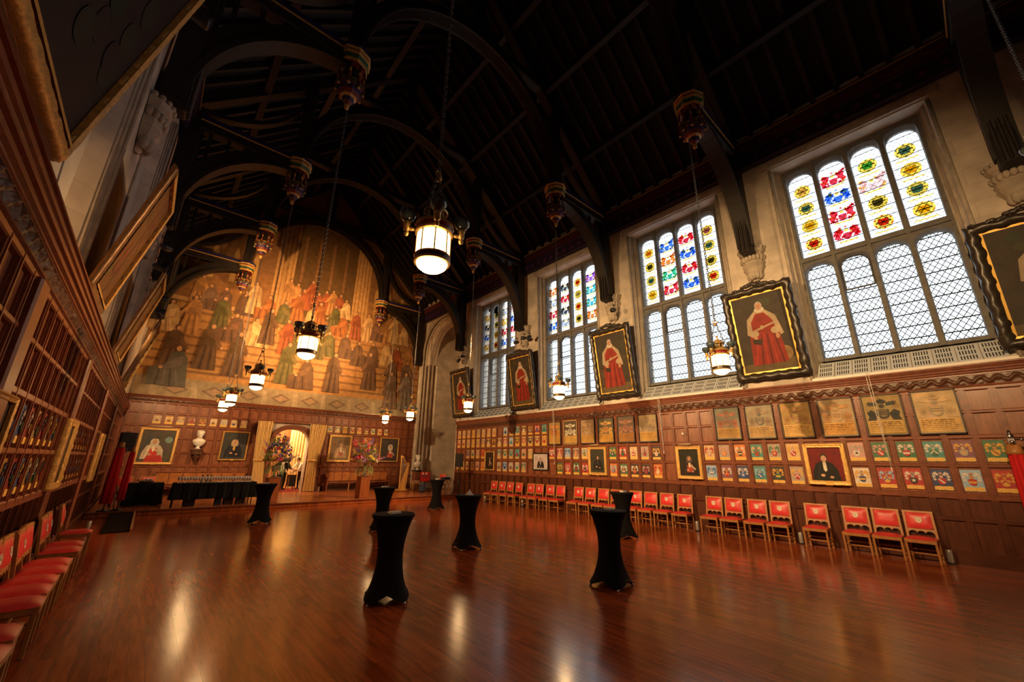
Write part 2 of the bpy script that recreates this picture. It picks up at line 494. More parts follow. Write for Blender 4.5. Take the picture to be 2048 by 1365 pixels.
# oriel bay
b = MB()
b.box(XR + 2.6, XR + 2.9, 18.6, YE + .4, 0, 12.3)
b.vprism([(XR + .06, 18.95), (XR + .7, 18.95), (XR + .7, 19.5), (XR + .06, 19.3)], 0, 12.3)
b.box(XR + .7, XR + 2.6, 18.95, 19.4, 0, 12.3)
b.vprism([(XR, 23.95), (XR + .75, 22.95), (XR + 2.6, 22.95), (XR + 2.6, 24), (XR, 24)], 0, 12.3)
OA = []
for i in range(13):
    a = pi / 2 * i / 12
    OA.append((1.83 * cos(a) ** .9 if i < 12 else 0, 7.9 + 2.35 * sin(a) ** .85))
OA = OA + [(-x, z) for x, z in OA[-2::-1]]
oc = 21.13
def orx(pts, x0, x1):
    n = len(pts)
    b.add([(x0, oc + y, z) for y, z in pts] + [(x1, oc + y, z) for y, z in pts],
          [tuple(range(n)), tuple(range(2 * n - 1, n - 1, -1))] + [(i, i + n, (i + 1) % n + n, (i + 1) % n) for i in range(n)])
orx([(1.83, 12.3)] + OA[:13] + [(0, 12.3)], XR + .2, XR + .7)
orx([(0, 12.3)] + OA[12:] + [(-1.83, 12.3)], XR + .2, XR + .7)
orx([(2.9, 7.9), (2.9, 12.3), (1.8, 12.3), (1.8, 7.9)], XR + .2, XR + .7)
b.box(XR, XR + 2.8, 18.95, YE, 11.0, 12.3)
# shafts on the bay's back wall
for y in (20.3, 21.2, 22.1): b.lathe([(.09, 0.2), (.09, 11)], 8, 0, (XR + 2.55, y, 0))
struct(b.build('wall_oriel', M_stone))
b = MB()
for k, (dx, gr, r) in enumerate(((.06, .72, .075), (.16, .5, .07), (.3, .26, .06), (.45, .05, .07))):
    path = [(XR + dx, oc + (1.83 + gr), .18)]
    path += [(XR + dx, oc + y * (1.83 + gr) / 1.83, z + gr * .9) for y, z in OA]
    path += [(XR + dx, oc - (1.83 + min(gr, .1)), .18)]
    b.tube(path, r, 7)
struct(b.build('oriel_arch_wall', M_stone_d))

# ------------------------------------------------------------------ cornices and panelling
def carved_band(b, x0, x1, z0, z1, out, step=.022, amp=.038, seed=0, mi=0):
    """undercut vine scroll: a relief grid"""
    nx = int((x1 - x0) / step); nz = 8
    vs = []
    for i in range(nx + 1):
        x = x0 + (x1 - x0) * i / nx
        for j in range(nz + 1):
            z = z0 + (z1 - z0) * j / nz
            w = sin(x * 2 * pi / .24 + seed) * .5
            k = (j / nz - .5) * 2
            e = max(0, 1 - abs(k - w * .9) * 2.6) + .8 * max(0, noise.noise((x * 11 + seed, z * 14, 0)))
            if j in (0, nz): e = 0
            vs.append((x, -out - amp * e, z))
    n = nz + 1
    fs = [(i * n + j, (i + 1) * n + j, (i + 1) * n + j + 1, i * n + j + 1) for i in range(nx) for j in range(nz)]
    b.add(vs, fs, mi, True)
def cornice(name, rot, loc, L0, L1, ztop, h=.48, out=.17):
    k = h / .48
    z = lambda v: ztop - (.48 - v) * k
    P = [(0, z(.48)), (out, z(.48)), (out + .005, z(.445)), (out - .02, z(.44)), (out - .028, z(.405)), (out - .05, z(.395)), (out - .055, z(.355)), (out - .085, z(.345)),
         (out - .09, z(.305)), (out - .12, z(.29)), (out - .12, z(.27)), (.035, z(.262)), (.035, z(.255)), (0, z(.255))]
    b = MB(); b.profile(P, L0, L1)
    P2 = [(0, z(.065)), (.05, z(.06)), (.06, z(.03)), (.035, z(.02)), (.03, z(-.03)), (0, z(-.04))]
    b.profile(P2, L0, L1)
    o = struct(b.build(name, M_panel2, None, loc, rot))
    b = MB(); carved_band(b, L0, L1, z(.065), z(.26), .025)
    struct(b.build('carved_frieze_trim', M_carve, o))
    return o
cornice('trim_1', RW, (XR, 0, 0), -19.05, -YB, 3.93)
cornice('trim_2', LW, (XL, 0, 0), YB, YE, 3.95)
cornice('trim_3', EW, (0, YE, 0), XL, XR, 4.47, .34, .13)

PITCH = .4309
def panelling(name, rot, loc, edges, rails, x0, x1, zt, dado=0, skip=None, rail_w=.085, stile_w=.1):
    """stiles at every edge, rails at every z, with sunk fields behind"""
    b = MB()
    if skip:
        b.box(x0, skip[0], -.005, .055, 0, zt); b.box(skip[1], x1, -.005, .055, 0, zt); b.box(skip[0], skip[1], -.005, .055, skip[2], zt)
    else: b.box(x0, x1, -.005, .055, dado, zt); b.box(x0, x1, -.005, .055, 0, dado, 2)
    for e in edges:
        if skip and skip[0] < e < skip[1]:
            b.box(e - stile_w / 2, e + stile_w / 2, -.035, 0, skip[2], zt, 1)
            continue
        for q0, q1, mi in ((.1, dado, 3), (max(.1, dado), zt, 1)):
            if q1 <= q0: continue
            b.box(e - stile_w / 2, e + stile_w / 2, -.046, 0, q0, q1, mi)
            b.box(e - .012, e + .012, -.056, -.04, q0 + .05, q1, mi)
            for s in (-1, 1): b.box(e + s * (stile_w / 2 + .012) - .007, e + s * (stile_w / 2 + .012) + .007, -.024, 0, q0, q1, mi)
    for z, w in rails:
        segs = [(x0, x1)]
        if skip and z < skip[2]: segs = [(x0, skip[0]), (skip[1], x1)]
        for a, c in segs:
            b.profile([(0, z + w / 2 + .012), (.022, z + w / 2 + .006), (.042, z + w / 2), (.052, z + w / 2 - .012), (.052, z - w / 2 + .012), (.04, z - w / 2), (.022, z - w / 2 - .006), (0, z - w / 2 - .012)], a, c, 3 if z < dado else 1)
    # bead round the fields: thin chamfer under every rail
    o = b.build(name, [M_panel, M_panel2, M_dado, M_dado2], None, loc, rot)
    return struct(o)
def base(name, rot, loc, x0, x1, skip=None):
    b = MB()
    for a, c in ([(x0, x1)] if not skip else [(x0, skip[0]), (skip[1], x1)]):
        b.profile([(0, .26), (.035, .26), (.05, .24), (.05, .2), (.065, .19), (.07, 0), (0, 0)], a, c)
    return struct(b.build(name, M_dado2, None, loc, rot))
RAILS = [(.84, .075), (1.28, .11), (1.885, .065), (2.46, .075), (2.96, .06), (3.44, .07)]
# right wall: local x = -y
ed = [-(18.77 + PITCH / 2 - k * PITCH) for k in range(0, 74)]
panelling('wall_panelling_right', RW, (XR, 0, 0), ed, RAILS, -19.05, -YB, 3.46, 1.225)
base('baseboard_right', RW, (XR, 0, 0), -19.05, -YB)
# left wall
ed = [18.3 + PITCH * 13 - k * PITCH for k in range(0, 84)]
panelling('wall_panelling_left', LW, (XL, 0, 0), ed, RAILS, YB, YE, 3.46, 1.225)
base('baseboard_left', LW, (XL, 0, 0), YB, YE)
b = MB()
for k in range(7): # pilaster strips on the left wall
    y = -3.1 + k * 5.08 * .86
    b.cbox(y - .17, y + .17, -.1, 0, .2, 3.45, .02)
struct(b.build('pilaster_wall', M_panel2, None, (XL, 0, 0), LW))
# end wall (measured from the stage)
EP = .4125
ed = [.02 - EP / 2 + EP * k for k in range(-3, 31)]
panelling('wall_panelling_end', EW, (0, YE, 0), ed, [(.9, .08), (1.45, .1), (2.02, .06), (2.62, .06), (3.16, .08), (3.72, .08), (4.16, .07)], XL, XR - .05, 4.2,
          skip=(DX - 1.0, DX + 1.0, 3.72))
base('baseboard_end', EW, (0, YE, STG), XL, XR, (DX - 1.0, DX + 1.0))

# painted wall-plate frieze under the roof
for nm, rot, x, L0, L1 in (('trim_4', RW, XR, -24, -YB), ('trim_5', LW, XL, YB, 24)):
    b = MB()
    b.profile([(0, 11.92), (.26, 11.92), (.26, 11.84), (.2, 11.8), (.2, 11.5), (.14, 11.45), (.14, 11.0), (.06, 10.95), (0, 10.95)], L0, L1)
    o = struct(b.build(nm, mat('frieze_blue', (.018, .008, .035), .6, var=.5, scale=6), None, (x, 0, 0), rot))
    b = MB(); b.profile([(.26, 11.87), (.275, 11.87), (.275, 11.84), (.26, 11.84)], L0, L1); struct(b.build('gold_fillet_trim', M_goldp, o))
    b = MB(); b.profile([(.2, 11.78), (.212, 11.78), (.212, 11.54), (.2, 11.54)], L0, L1); struct(b.build('red_band_trim', mat('frieze_red', (.09, .012, .008), .6, var=.6, scale=9), o))
    b = MB()
    n = int((L1 - L0) / .42)
    for i in range(n):
        x0 = L0 + .42 * i + .2
        pts = [(x0 + (.12 if k % 2 == 0 else .05) * cos(k * pi / 5), 11.22 + (.15 if k % 2 == 0 else .06) * sin(k * pi / 5)) for k in range(10)]
        b.prism(pts, -.15, -.13)
        b.prism([(x0 + .2, 11.62), (x0 + .27, 11.68), (x0 + .2, 11.74), (x0 + .13, 11.68)], -.22, -.2)
    struct(b.build('painted_flower_trim', mat('frieze_mauve', (.11, .02, .14), .6), o))

# ------------------------------------------------------------------ roof
b = MB()
for s in (-1, 1):
    xa, xb = 5.775 + s * 7.6, 5.775
    b.add([(xa, YB - .5, 11.7), (xa, YE + .5, 11.7), (xb, YE + .5, 19.1), (xb, YB - .5, 19.1),
           (xa, YB - .5, 11.9), (xa, YE + .5, 11.9), (xb, YE + .5, 19.3), (xb, YB - .5, 19.3)],
          [(0, 1, 2, 3), (7, 6, 5, 4), (0, 4, 5, 1), (2, 6, 7, 3), (0, 3, 7, 4), (1, 5, 6, 2)])
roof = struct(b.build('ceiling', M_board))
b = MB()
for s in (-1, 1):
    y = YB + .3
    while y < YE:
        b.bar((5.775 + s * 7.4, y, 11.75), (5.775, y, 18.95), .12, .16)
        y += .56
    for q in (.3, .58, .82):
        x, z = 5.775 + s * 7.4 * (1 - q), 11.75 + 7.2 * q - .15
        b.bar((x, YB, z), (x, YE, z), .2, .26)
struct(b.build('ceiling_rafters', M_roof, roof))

TY = [3.4 + 5.083 * k for k in (-3, -2, -1, 0, 1, 2, 3)] + [23.72]
def arch_pts(f, n, th):
    """strip of quads between two curves f(t, offset)"""
    return [f(i / n, 0) for i in range(n + 1)], [f(i / n, th) for i in range(n + 1)]
M_gline = M_goldp
M_pred = mat('pendant_red', (.16, .02, .015), .5, var=.5, scale=30)
M_pgreen = mat('pendant_green', (.02, .10, .035), .5)
M_pblue = mat('pendant_blue', (.02, .018, .11), .5)
def truss():
    root = thing('roof_truss', 'x', 'roof truss', (5.7, 0, 0))
    W = .17
    b = MB()
    def strip(f, n, th, w, bb):
        for i in range(n):
            p = [f(i / n, 0), f((i + 1) / n, 0), f((i + 1) / n, th), f(i / n, th)]
            bb.prism(p, -w, w)
    for s in (-1, 1):
        wall = 6.85
        b = MB(); b.cbox(*sorted((s * wall, s * 6.42)), -W, W, 7.9, 12.0, .03)
        for k in (-.11, 0, .11): b.lathe([(.035, 7.95), (.035, 12)], 6, 0, (s * 6.4, k, 0))
        b.build('wall_post', M_roof, root)
        b = MB()
        br = lambda t, o, s=s: (s * (6.55 - (2.65 - o * .0) * (1 - cos(t * pi / 2)) + o * cos(t * pi / 2)), 8.15 + (3.05 + o) * sin(t * pi / 2) + o * .0)
        strip(br, 14, .34, W * .9, b); 
        br2 = lambda t, o, s=s: (s * (6.55 - .06 - 2.62 * (1 - cos(t * pi / 2)) + o * cos(t * pi / 2)), 8.1 + (3.0 + o) * sin(t * pi / 2))
        strip(br2, 14, .12, W * 1.25, b)
        b.build('curved_brace', M_roof, root)
        b = MB(); b.cbox(*sorted((s * 6.9, s * 3.45)), -W, W, 11.28, 11.78, .03)
        hb = b.build('hammer_beam', M_roof, root)
        b = MB()
        b.box(*sorted((s * 6.5, s * 3.75)), -W - .02, W + .02, 11.56, 11.6)
        b.build('gold_line', M_gline, hb)
        b = MB(); b.box(*sorted((s * 6.5, s * 3.75)), -W - .012, W + .012, 11.62, 11.75); b.build('blue_band', M_pblue, hb)
        for k in range(5):   # tracery struts between brace and beam
            b = MB()
            x = 4.3 + k * .46
            z0 = 8.15 + 3.3 * sin(math.acos(max(-1, 1 - (6.55 - x) / 2.65)) if x > 3.9 else pi / 2)
            if z0 < 11.2: b.box(*sorted((s * x, s * (x + .09))), -.07, .07, min(z0, 11.2), 11.3); b.build('tracery_strut', M_roof, root)
        b = MB(); b.cbox(*sorted((s * 3.6, s * 3.95)), -W, W, 11.78, 15.4, .03); b.build('hammer_post', M_roof, root)
        b = MB(); b.bar((s * 7.0, 0, 12.0), (0, 0, 18.75), .3, .4); b.build('principal_rafter', M_roof, root)
        b = MB(); rb = lambda t, o, s=s: (s * (6.6 - 2.7 * sin(t * pi / 2)), 11.9 + (2.6 + o) * (1 - cos(t * pi / 2)) + o * .5)
        strip(rb, 10, .25, W * .7, b); b.build('upper_brace', M_roof, root)
        # painted lantern-shaped pendant under the beam's end
        px = s * 3.75
        b = MB()
        b.lathe([(.2, 11.2), (.34, 11.22), (.36, 11.3), (.33, 11.34), (.38, 11.42), (.4, 11.5), (.38, 11.56), (.41, 11.62), (.41, 11.72), (.3, 11.78)], 8, [0, 2, 0, 1, 2, 0, 2, 3, 3, 0], (px, 0, 0), False)
        b.lathe([(.09, 11.78), (.09, 12.05), (.14, 12.12), (.14, 12.25), (.05, 12.35)], 8, [0, 0, 1, 1, 0], (px, 0, 0), False)
        pd = b.build('pendant', [M_pred, M_pgreen, M_goldp, M_pblue], root)
        b = MB(); b.lathe([(.17, 10.72), (.18, 11.22)], 8, 0, (px, 0, 0), False); b.build('pendant_core', M_roof, pd)
        b = MB()
        for k in range(8):
            a = 2 * pi * k / 8 + pi / 8
            c0, c1 = px + .29 * cos(a), .29 * sin(a)
            b.lathe([(.03, 10.75), (.035, 10.9), (.025, 11.0), (.035, 11.22)], 6, [0, 1, 0], (c0, c1, 0))
            c0, c1 = px + .31 * cos(a), .31 * sin(a)
            b.lathe([(.0, 10.48), (.045, 10.53), (.03, 10.6), (.05, 10.72), (.0, 10.8)], 6, [1, 2, 0, 1], (c0, c1, 0))
        b.build('pendant_shaft', [M_pred, M_goldp, M_pgreen], pd)
        b = MB(); b.lathe([(.12, 10.3), (.2, 10.36), (.26, 10.46), (.3, 10.56), (.33, 10.62), (.33, 10.68), (.3, 10.75), (.2, 10.76)], 8, [1, 0, 3, 0, 2, 1, 2], (px, 0, 0), False)
        b.lathe([(.0, 9.98), (.05, 10.03), (.06, 10.12), (.04, 10.16), (.11, 10.22), (.15, 10.3), (.1, 10.34)], 8, [1, 1, 2, 0, 3, 0], (px, 0, 0), False)
        b.build('pendant_drop', [M_pred, M_goldp, M_pgreen, M_pblue], pd)
    b = MB()
    ca = lambda t, o: ((3.6 + o) * cos(t * pi), 11.7 + (3.85 + o) * sin(t * pi))
    strip(ca, 30, .36, W, b); strip(ca, 30, .1, W * 1.35, b)
    b.build('central_arch', M_roof, root)
    b = MB(); b.cbox(-3.3, 3.3, -W, W, 15.7, 16.05, .03); b.build('collar_beam', M_roof, root)
    b = MB(); b.cbox(-.16, .16, -.12, .12, 16.0, 18.7, .02); b.build('king_post', M_roof, root)
    return root
tr0 = truss(); trt = grab(tr0)
TL = ['third roof truss behind the nearest windows, outside the view', 'roof truss behind the camera with its pendants', 'roof truss just overhead, nearest to the viewer',
      'dark hammer-beam roof truss beside the nearest stained-glass window', 'dark hammer-beam roof truss between the second and third windows from the near end',
      'dark hammer-beam roof truss between the third and farthest windows', 'dark hammer-beam roof truss above the front of the stage', 'dark hammer-beam roof truss framing the mural against the end wall']
for i, y in enumerate(TY):
    if i < 2: continue
    o = tr0 if i == 2 else copy_tree(None, None, trt)
    place(o, (5.7, y, 0), None, TL[i], 'hammer-beam roof trusses')

# carved stone corbels under the wall posts
def corbel():
    root = thing('stone_corbel', 'x', 'corbel')
    b = MB()
    oct_ = lambda r: [(r * sin(R(a)), -abs(r * cos(R(a))) * .9) for a in (-90, -60, -25, 25, 60, 90)]
    zs = [(7.25, .05), (7.4, .14), (7.55, .22), (7.62, .26), (7.66, .24), (7.72, .27), (7.78, .25), (7.98, .26), (8.02, .3), (8.1, .32), (8.14, .28)]
    for (z0, r0), (z1, r1) in zip(zs, zs[1:]):
        A, B_ = oct_(r0), oct_(r1)
        vs = [(x, y, z0) for x, y in A] + [(x, y, z1) for x, y in B_]
        fs = [(i, i + 1, i + 7, i + 6) for i in range(5)] + [(5, 4, 3, 2, 1, 0), (6, 7, 8, 9, 10, 11)]
        b.add(vs, fs)
    b.build('corbel_block', M_stone_d, root)
    b = MB()
    for k in range(9):
        a = R(-80 + 20 * k)
        b.ball((.3 * sin(a), -.27 * cos(a), 8.14), .045, 6, 4)
    b.build('carved_cresting', M_stone_d, root)
    b = MB()
    for k in range(9):
        a = R(-80 + 20 * k); b.ball((.25 * sin(a), -.225 * cos(a), 7.87), .055, 6, 4, sc=(1, 1, 1.5))
    b.build('carved_leaf_band', M_stone_d, root)
    b = MB()
    for k in range(5):
        a = R(-60 + 30 * k)
        b.ball((.13 * sin(a), -.14 * cos(a), 7.42), .075, 6, 5, sc=(1, 1, 1.6))
    b.build('carved_foliage', M_stone_d, root)
    return root
c0 = corbel(); ct = grab(c0); first = True
nearw = ['above the portrait cut off by the picture edge', 'above the nearest fully seen red-robed portrait', 'above the second red-robed portrait', 'above the third red-robed portrait', 'above the farthest red-robed portrait']
nearl = ['', 'above the huge leaning painting', 'above the second leaning painting', 'above the third leaning painting', 'above the farthest leaning painting']
for i, y in enumerate(TY[2:7]):
    for x, rot, nm in ((XR + .05, RW, nearw[i]), (XL - .05, LW, nearl[i])):
        if not nm: continue
        o = c0 if first else copy_tree(None, None, ct); first = False
        o.scale = (1.18, 1.18, 1.18)
        place(o, (x, y, -1.45 if rot == RW else -1.75), rot, 'carved stone corbel ' + nm + (' on the window wall' if rot == RW else ' on the wall opposite the windows'), 'carved stone corbels')
# ------------------------------------------------------------------ stained-glass windows
LWD, MUL = .62, .13
def light_outline(xc, w, z0, zs, za, n=8):
    """arched light, counter-clockwise"""
    h = w / 2
    pts = [(xc - h, z0), (xc + h, z0)]
    for i in range(n + 1):
        a = pi / 2 * i / n
        pts.append((xc + h * cos(a) ** .8 if i < n else xc, zs + (za - zs) * sin(a) ** .9))
    pts += [(2 * xc - x, z) for x, z in pts[-2:1:-1]]
    return pts
def to_rect(p, c, x0, x1, z0, z1):
    dx, dz = p[0] - c[0], p[1] - c[1]
    k = 1e9
    if dx > 1e-6: k = min(k, (x1 - c[0]) / dx)
    if dx < -1e-6: k = min(k, (x0 - c[0]) / dx)
    if dz > 1e-6: k = min(k, (z1 - c[1]) / dz)
    if dz < -1e-6: k = min(k, (z0 - c[1]) / dz)
    return (c[0] + dx * k, c[1] + dz * k)
def cell(b, pts, x0, x1, z0, z1, mi=0):
    """stone between a light and its rectangular cell, moulded in three steps"""
    c = (sum(p[0] for p in pts) / len(pts), (z0 + z1) / 2)
    # insert corner points
    P = list(pts); Q = [to_rect(p, c, x0, x1, z0, z1) for p in P]
    n = len(P)
    for i in range(n):
        j = (i + 1) % n
        qa, qb = Q[i], Q[j]
        mid = (P[i][0] * .7 + qa[0] * .3, P[i][1] * .7 + qa[1] * .3), (P[j][0] * .7 + qb[0] * .3, P[j][1] * .7 + qb[1] * .3)
        # corner cut
        rx = lambda q: abs(q[0] - x0) < 1e-5 or abs(q[0] - x1) < 1e-5
        rz = lambda q: abs(q[1] - z0) < 1e-5 or abs(q[1] - z1) < 1e-5
        corner = None
        if rx(qa) and not rz(qa) and rz(qb) and not rx(qb): corner = (qa[0], qb[1])
        if rz(qa) and not rx(qa) and rx(qb) and not rz(qb): corner = (qb[0], qa[1])
        loop = [qa] + ([corner] if corner else []) + [qb]
        b.flat([mid[0], mid[1]] + loop[::-1], -.11, mi)
        b.add([(*P[i], 0), (*P[j], 0), (*mid[1], 0), (*mid[0], 0)], [], mi)
        vs = [(P[i][0], -.01, P[i][1]), (P[j][0], -.01, P[j][1]), (mid[1][0], -.11, mid[1][1]), (mid[0][0], -.11, mid[0][1]),
              (P[i][0], .06, P[i][1]), (P[j][0], .06, P[j][1])]
        b.add(vs, [(0, 1, 2, 3), (4, 5, 1, 0)], mi)
        b.flat([P[i], P[j]] + loop[::-1], .07, mi)
X0 = [-(1.5 * (LWD + MUL)) + k * (LWD + MUL) for k in range(4)]
# crest shapes in coloured glass
def star(cx, cz, r0, r1, n, ph=0, sx=1, sz=1): return [(cx + (r0 if k % 2 else r1) * cos(ph + k * pi / n) * sx, cz + (r0 if k % 2 else r1) * sin(ph + k * pi / n) * sz) for k in range(2 * n)]
def shield(cx, cz, w, h):
    pts = [(cx - w, cz + h), (cx - w, cz)]
    pts += [(cx - w * cos(a), cz - h * 1.15 * sin(a)) for a in (pi / 8, pi / 4, 3 * pi / 8, pi / 2, 5 * pi / 8, 3 * pi / 4, 7 * pi / 8)]
    pts += [(cx + w, cz), (cx + w, cz + h)]
    return pts
def crest_mesh(kind, seed):
    rnd = random.Random(seed); b = MB()
    if kind == 0:      # mantled achievement
        for s in (-1, 1):
            for k in range(12):
                x, z = s * (.07 + .17 * rnd.random()), -.14 + .32 * rnd.random()
                b.flat(star(x, z, .02, .04 + .03 * rnd.random(), 5, rnd.random() * 3), -.003 - .0003 * k, 2 if k % 4 == 3 else 0)
            b.flat([(s * .06, .1), (s * .14, .16), (s * .23, .12), (s * .2, .02), (s * .25, -.06), (s * .17, -.12), (s * .12, -.02)][::1 if s < 0 else -1], -.002, 0)
        b.flat(shield(0, -.06, .075, .08), -.0062, 0); b.flat(shield(0, -.05, .05, .05), -.0072, 1)
        b.flat(star(0, .09, .03, .06, 6), -.0062, 2); b.flat(star(0, .18, .015, .045, 5, .3), -.006, 0)
        b.flat([(-.16, -.2), (.16, -.2), (.19, -.165), (-.19, -.165)], -.006, 2)
    else:              # wreathed roundel
        b.flat([(.17 * cos(a), .17 * sin(a)) for a in [2 * pi * i / 18 for i in range(18)]], -.002, 2)
        b.flat([(.13 * cos(a), .13 * sin(a)) for a in [2 * pi * i / 18 for i in range(18)]], -.003, 3)
        for k in range(12): b.flat(star(.15 * cos(k * pi / 6), .15 * sin(k * pi / 6), .012, .035, 4), -.0035, 0 if k % 2 else 1)
        b.flat(shield(0, 0, .09, .08), -.005, 0); b.flat([(-.09, .0), (.09, .05), (.09, -.01), (-.09, -.06)], -.006, 1)
        b.flat(star(0, .06, .012, .03, 5), -.0065, 2)
        b.flat([(-.17, -.24), (.17, -.24), (.19, -.21), (-.19, -.21)], -.005, 2)
    me = b.build('stained_crest', [M_stain, stain_mat('stain_white_%d' % kind, (.75, .8, .9)), stain_mat('stain_gold_%d' % kind, (.8, .5, .06)), M_glass2])
    return me
CM = [crest_mesh(0, 3), crest_mesh(0, 8), crest_mesh(1, 1)]
CMD = [c.data for c in CM]
for c in CM: bpy.data.objects.remove(c)
GC = dict(r=(.62, .03, .05), b=(.05, .16, .62), g=(.04, .42, .22), y=(.75, .45, .03), o=(.72, .22, .04), k=(.06, .06, .07), p=(.32, .1, .5), t=(.08, .45, .5), w=(.7, .45, .42), s=(.4, .42, .5))
#           columns left to right, top to bottom
GL = {1: ['wbyr', 'rbrr', 'gwkr', 'byby'], 2: ['okby', 'bogr', 'rbrb', 'pbkr'], 3: ['osrb', 'krks', 'rsrk', 'ptto'], 4: ['ykby', 'bbyr', 'syrb', 'wbrs'], 0: ['ygbr', 'rbok', 'bgry', 'krby']}
ZL, ZLS, ZLA, ZU, ZUS, ZUA = 4.62, 7.0, 7.28, 7.6, 9.98, 10.3
for wi, c in enumerate(WCS):
    num = (5, 1, 2, 3, 4)[wi]
    b = MB()
    root = None
    for k, x in enumerate(X0):
        for z0, zs, za, zb, zt in ((ZL, ZLS, ZLA, 4.5, 7.44), (ZU, ZUS, ZUA, 7.44, 10.62)):
            cell(b, light_outline(x, LWD, z0, zs, za), x - (LWD + MUL) / 2, x + (LWD + MUL) / 2, zb, zt)
    for k in range(5):
        x = X0[0] + (k - .5) * (LWD + MUL)
        b.prism([(x - .045, 4.5), (x + .045, 4.5), (x + .02, 10.5), (x - .02, 10.5)], -.16, -.1)
    b.box(X0[0] - .4, X0[3] + .4, -.17, -.1, 7.40, 7.49)
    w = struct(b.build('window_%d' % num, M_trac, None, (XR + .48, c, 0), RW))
    for k, x in enumerate(X0):
        for up in (0, 1):
            b = MB()
            po = light_outline(0, LWD, ZU if up else ZL, ZUS if up else ZLS, ZUA if up else ZLA)
            b.flat(po, .03)
            struct(b.build('window_pane', M_glass2 if up else M_glass1, w, (x, 0, 0)))
        for j in range(4):
            ch = GL[wi if wi else 0][k][j] if wi else GL[0][k][j]
            me = CMD[(k * 4 + j * 3 + wi) % 3] if wi != 1 else CMD[(2, (k + j) % 2, 2 if (k + j) % 3 else 0, 2)[k] if k != 1 else (j % 2)]
            o = bpy.data.objects.new('stained_crest', me); COL.objects.link(o); o.parent = w
            o.location = (x, .015, 9.72 - .585 * j); o.scale = (1.18, 1, 1.2); o.color = (*GC[ch], 1)
            struct(o)
            b = MB()
    # iron opening casement in the second lower light
    b = MB()
    po = light_outline(0, LWD - .03, 6.35, ZLS - .02, ZLA - .03)
    for i in range(len(po)):
        p, q = po[i], po[(i + 1) % len(po)]
        b.bar((p[0], -.03, p[1]), (q[0], -.03, q[1]), .035, .035)
    struct(b.build('window_casement', M_blackm, w, (X0[1], 0, 0)))
    # sloping slotted sill grille in nine panels
    g = bpy.data.objects.new('window_sill', None); COL.objects.link(g); g.parent = w; struct(g)
    wpan = 3.2 / 9
    for k in range(9):
        b = MB()
        b.box(.008, wpan - .008, -.03, 0, 0, .62)
        for r in range(3):
            for q in range(6):
                xx = .045 + q * (wpan - .09) / 6
                b.box(xx + .005, xx + (wpan - .09) / 6 * .55, -.034, -.029, .06 + .185 * r, .19 + .185 * r, 1)
        o = struct(b.build('grille_trim', [M_grille, M_dark], g))
        o.location = (-1.6 + k * wpan, -.52, 3.99); o.rotation_euler = (R(-44), 0, 0)
    b = MB(); b.box(-1.7, 1.7, -.6, -.44, 3.93, 4.0); b.box(-1.7, 1.7, -.5, -.02, 3.94, 3.99)
    struct(b.build('grille_shelf', M_white, g))

# ------------------------------------------------------------------ heraldic plaques
PC = dict(cream=(.62, .44, .22), paleg=(.58, .42, .19), grey=(.38, .33, .29), dark=(.03, .025, .028), red=(.42, .03, .03), blue=(.05, .13, .42), sky=(.3, .47, .68), teal=(.06, .26, .26),
          green=(.04, .16, .08), white=(.66, .61, .55), gold=(.65, .36, .06), orange=(.62, .2, .05), pink=(.55, .3, .27), purple=(.2, .08, .16), brown=(.22, .10, .05), navy=(.03, .05, .16))
def shape_mesh(name, fn):
    b = MB(); fn(b); o = b.build(name, M_objr); me = o.data; bpy.data.objects.remove(o); return me
def _mantle(seed):
    rnd = random.Random(seed)
    def f(b):
        for s in (-1, 1):
            for k in range(5):
                a = R(-40 + 45 * k)
                x, z = s * (.075 + .03 * cos(a)), .075 + .075 * sin(a) - .02
                b.prism(star(x, z, .014, .034 + .012 * rnd.random(), 5, rnd.random() * 3), -.0285 - .0004 * k, -.02)
    return f
ME_board = shape_mesh('plaque', lambda b: b.cbox(-.142, .142, -.02, 0, -.205, .205, .004)); ME_board.materials[0] = M_obj
ME_scroll = shape_mesh('scroll', lambda b: b.prism([(-.135, -.195), (-.07, -.2), (0, -.194), (.07, -.2), (.135, -.195), (.132, -.128), (.07, -.12), (0, -.126), (-.07, -.12), (-.132, -.128)], -.027, -.02))
ME_scroll.materials[0] = mat('scroll_gold', (.72, .45, .10), .5, var=.3, scale=40)
ME_mant = [shape_mesh('mantling', _mantle(i)) for i in range(3)]
ME_shield = shape_mesh('shield', lambda b: b.prism(shield(0, -.03, .058, .055), -.036, -.02))
ME_charge = [shape_mesh('charge', lambda b: b.prism([(-.055, -.06), (0, .0), (.055, -.06), (.055, -.03), (0, .025), (-.055, -.03)], -.04, -.034)),
             shape_mesh('charge', lambda b: b.prism([(-.055, -.015), (.055, -.015), (.055, -.05), (-.055, -.05)], -.04, -.034)),
             shape_mesh('charge', lambda b: b.prism([(-.055, .02), (-.03, .022), (.045, -.06), (.02, -.075)], -.04, -.034)),
             shape_mesh('charge', lambda b: b.prism(star(0, -.025, .018, .042, 5, .3), -.04, -.034))]
ME_helm = shape_mesh('crest', lambda b: (b.prism([(-.022, .03), (.022, .03), (.028, .06), (.016, .09), (-.016, .09), (-.028, .06)], -.034, -.02), b.prism(star(0, .128, .014, .038, 6, .2), -.032, -.02)))
def link(name, me, parent, col, loc=None):
    o = bpy.data.objects.new(name, me); COL.objects.link(o); o.parent = parent; o.color = (*col, 1)
    if loc: o.location = loc
    return o
pn = [0]
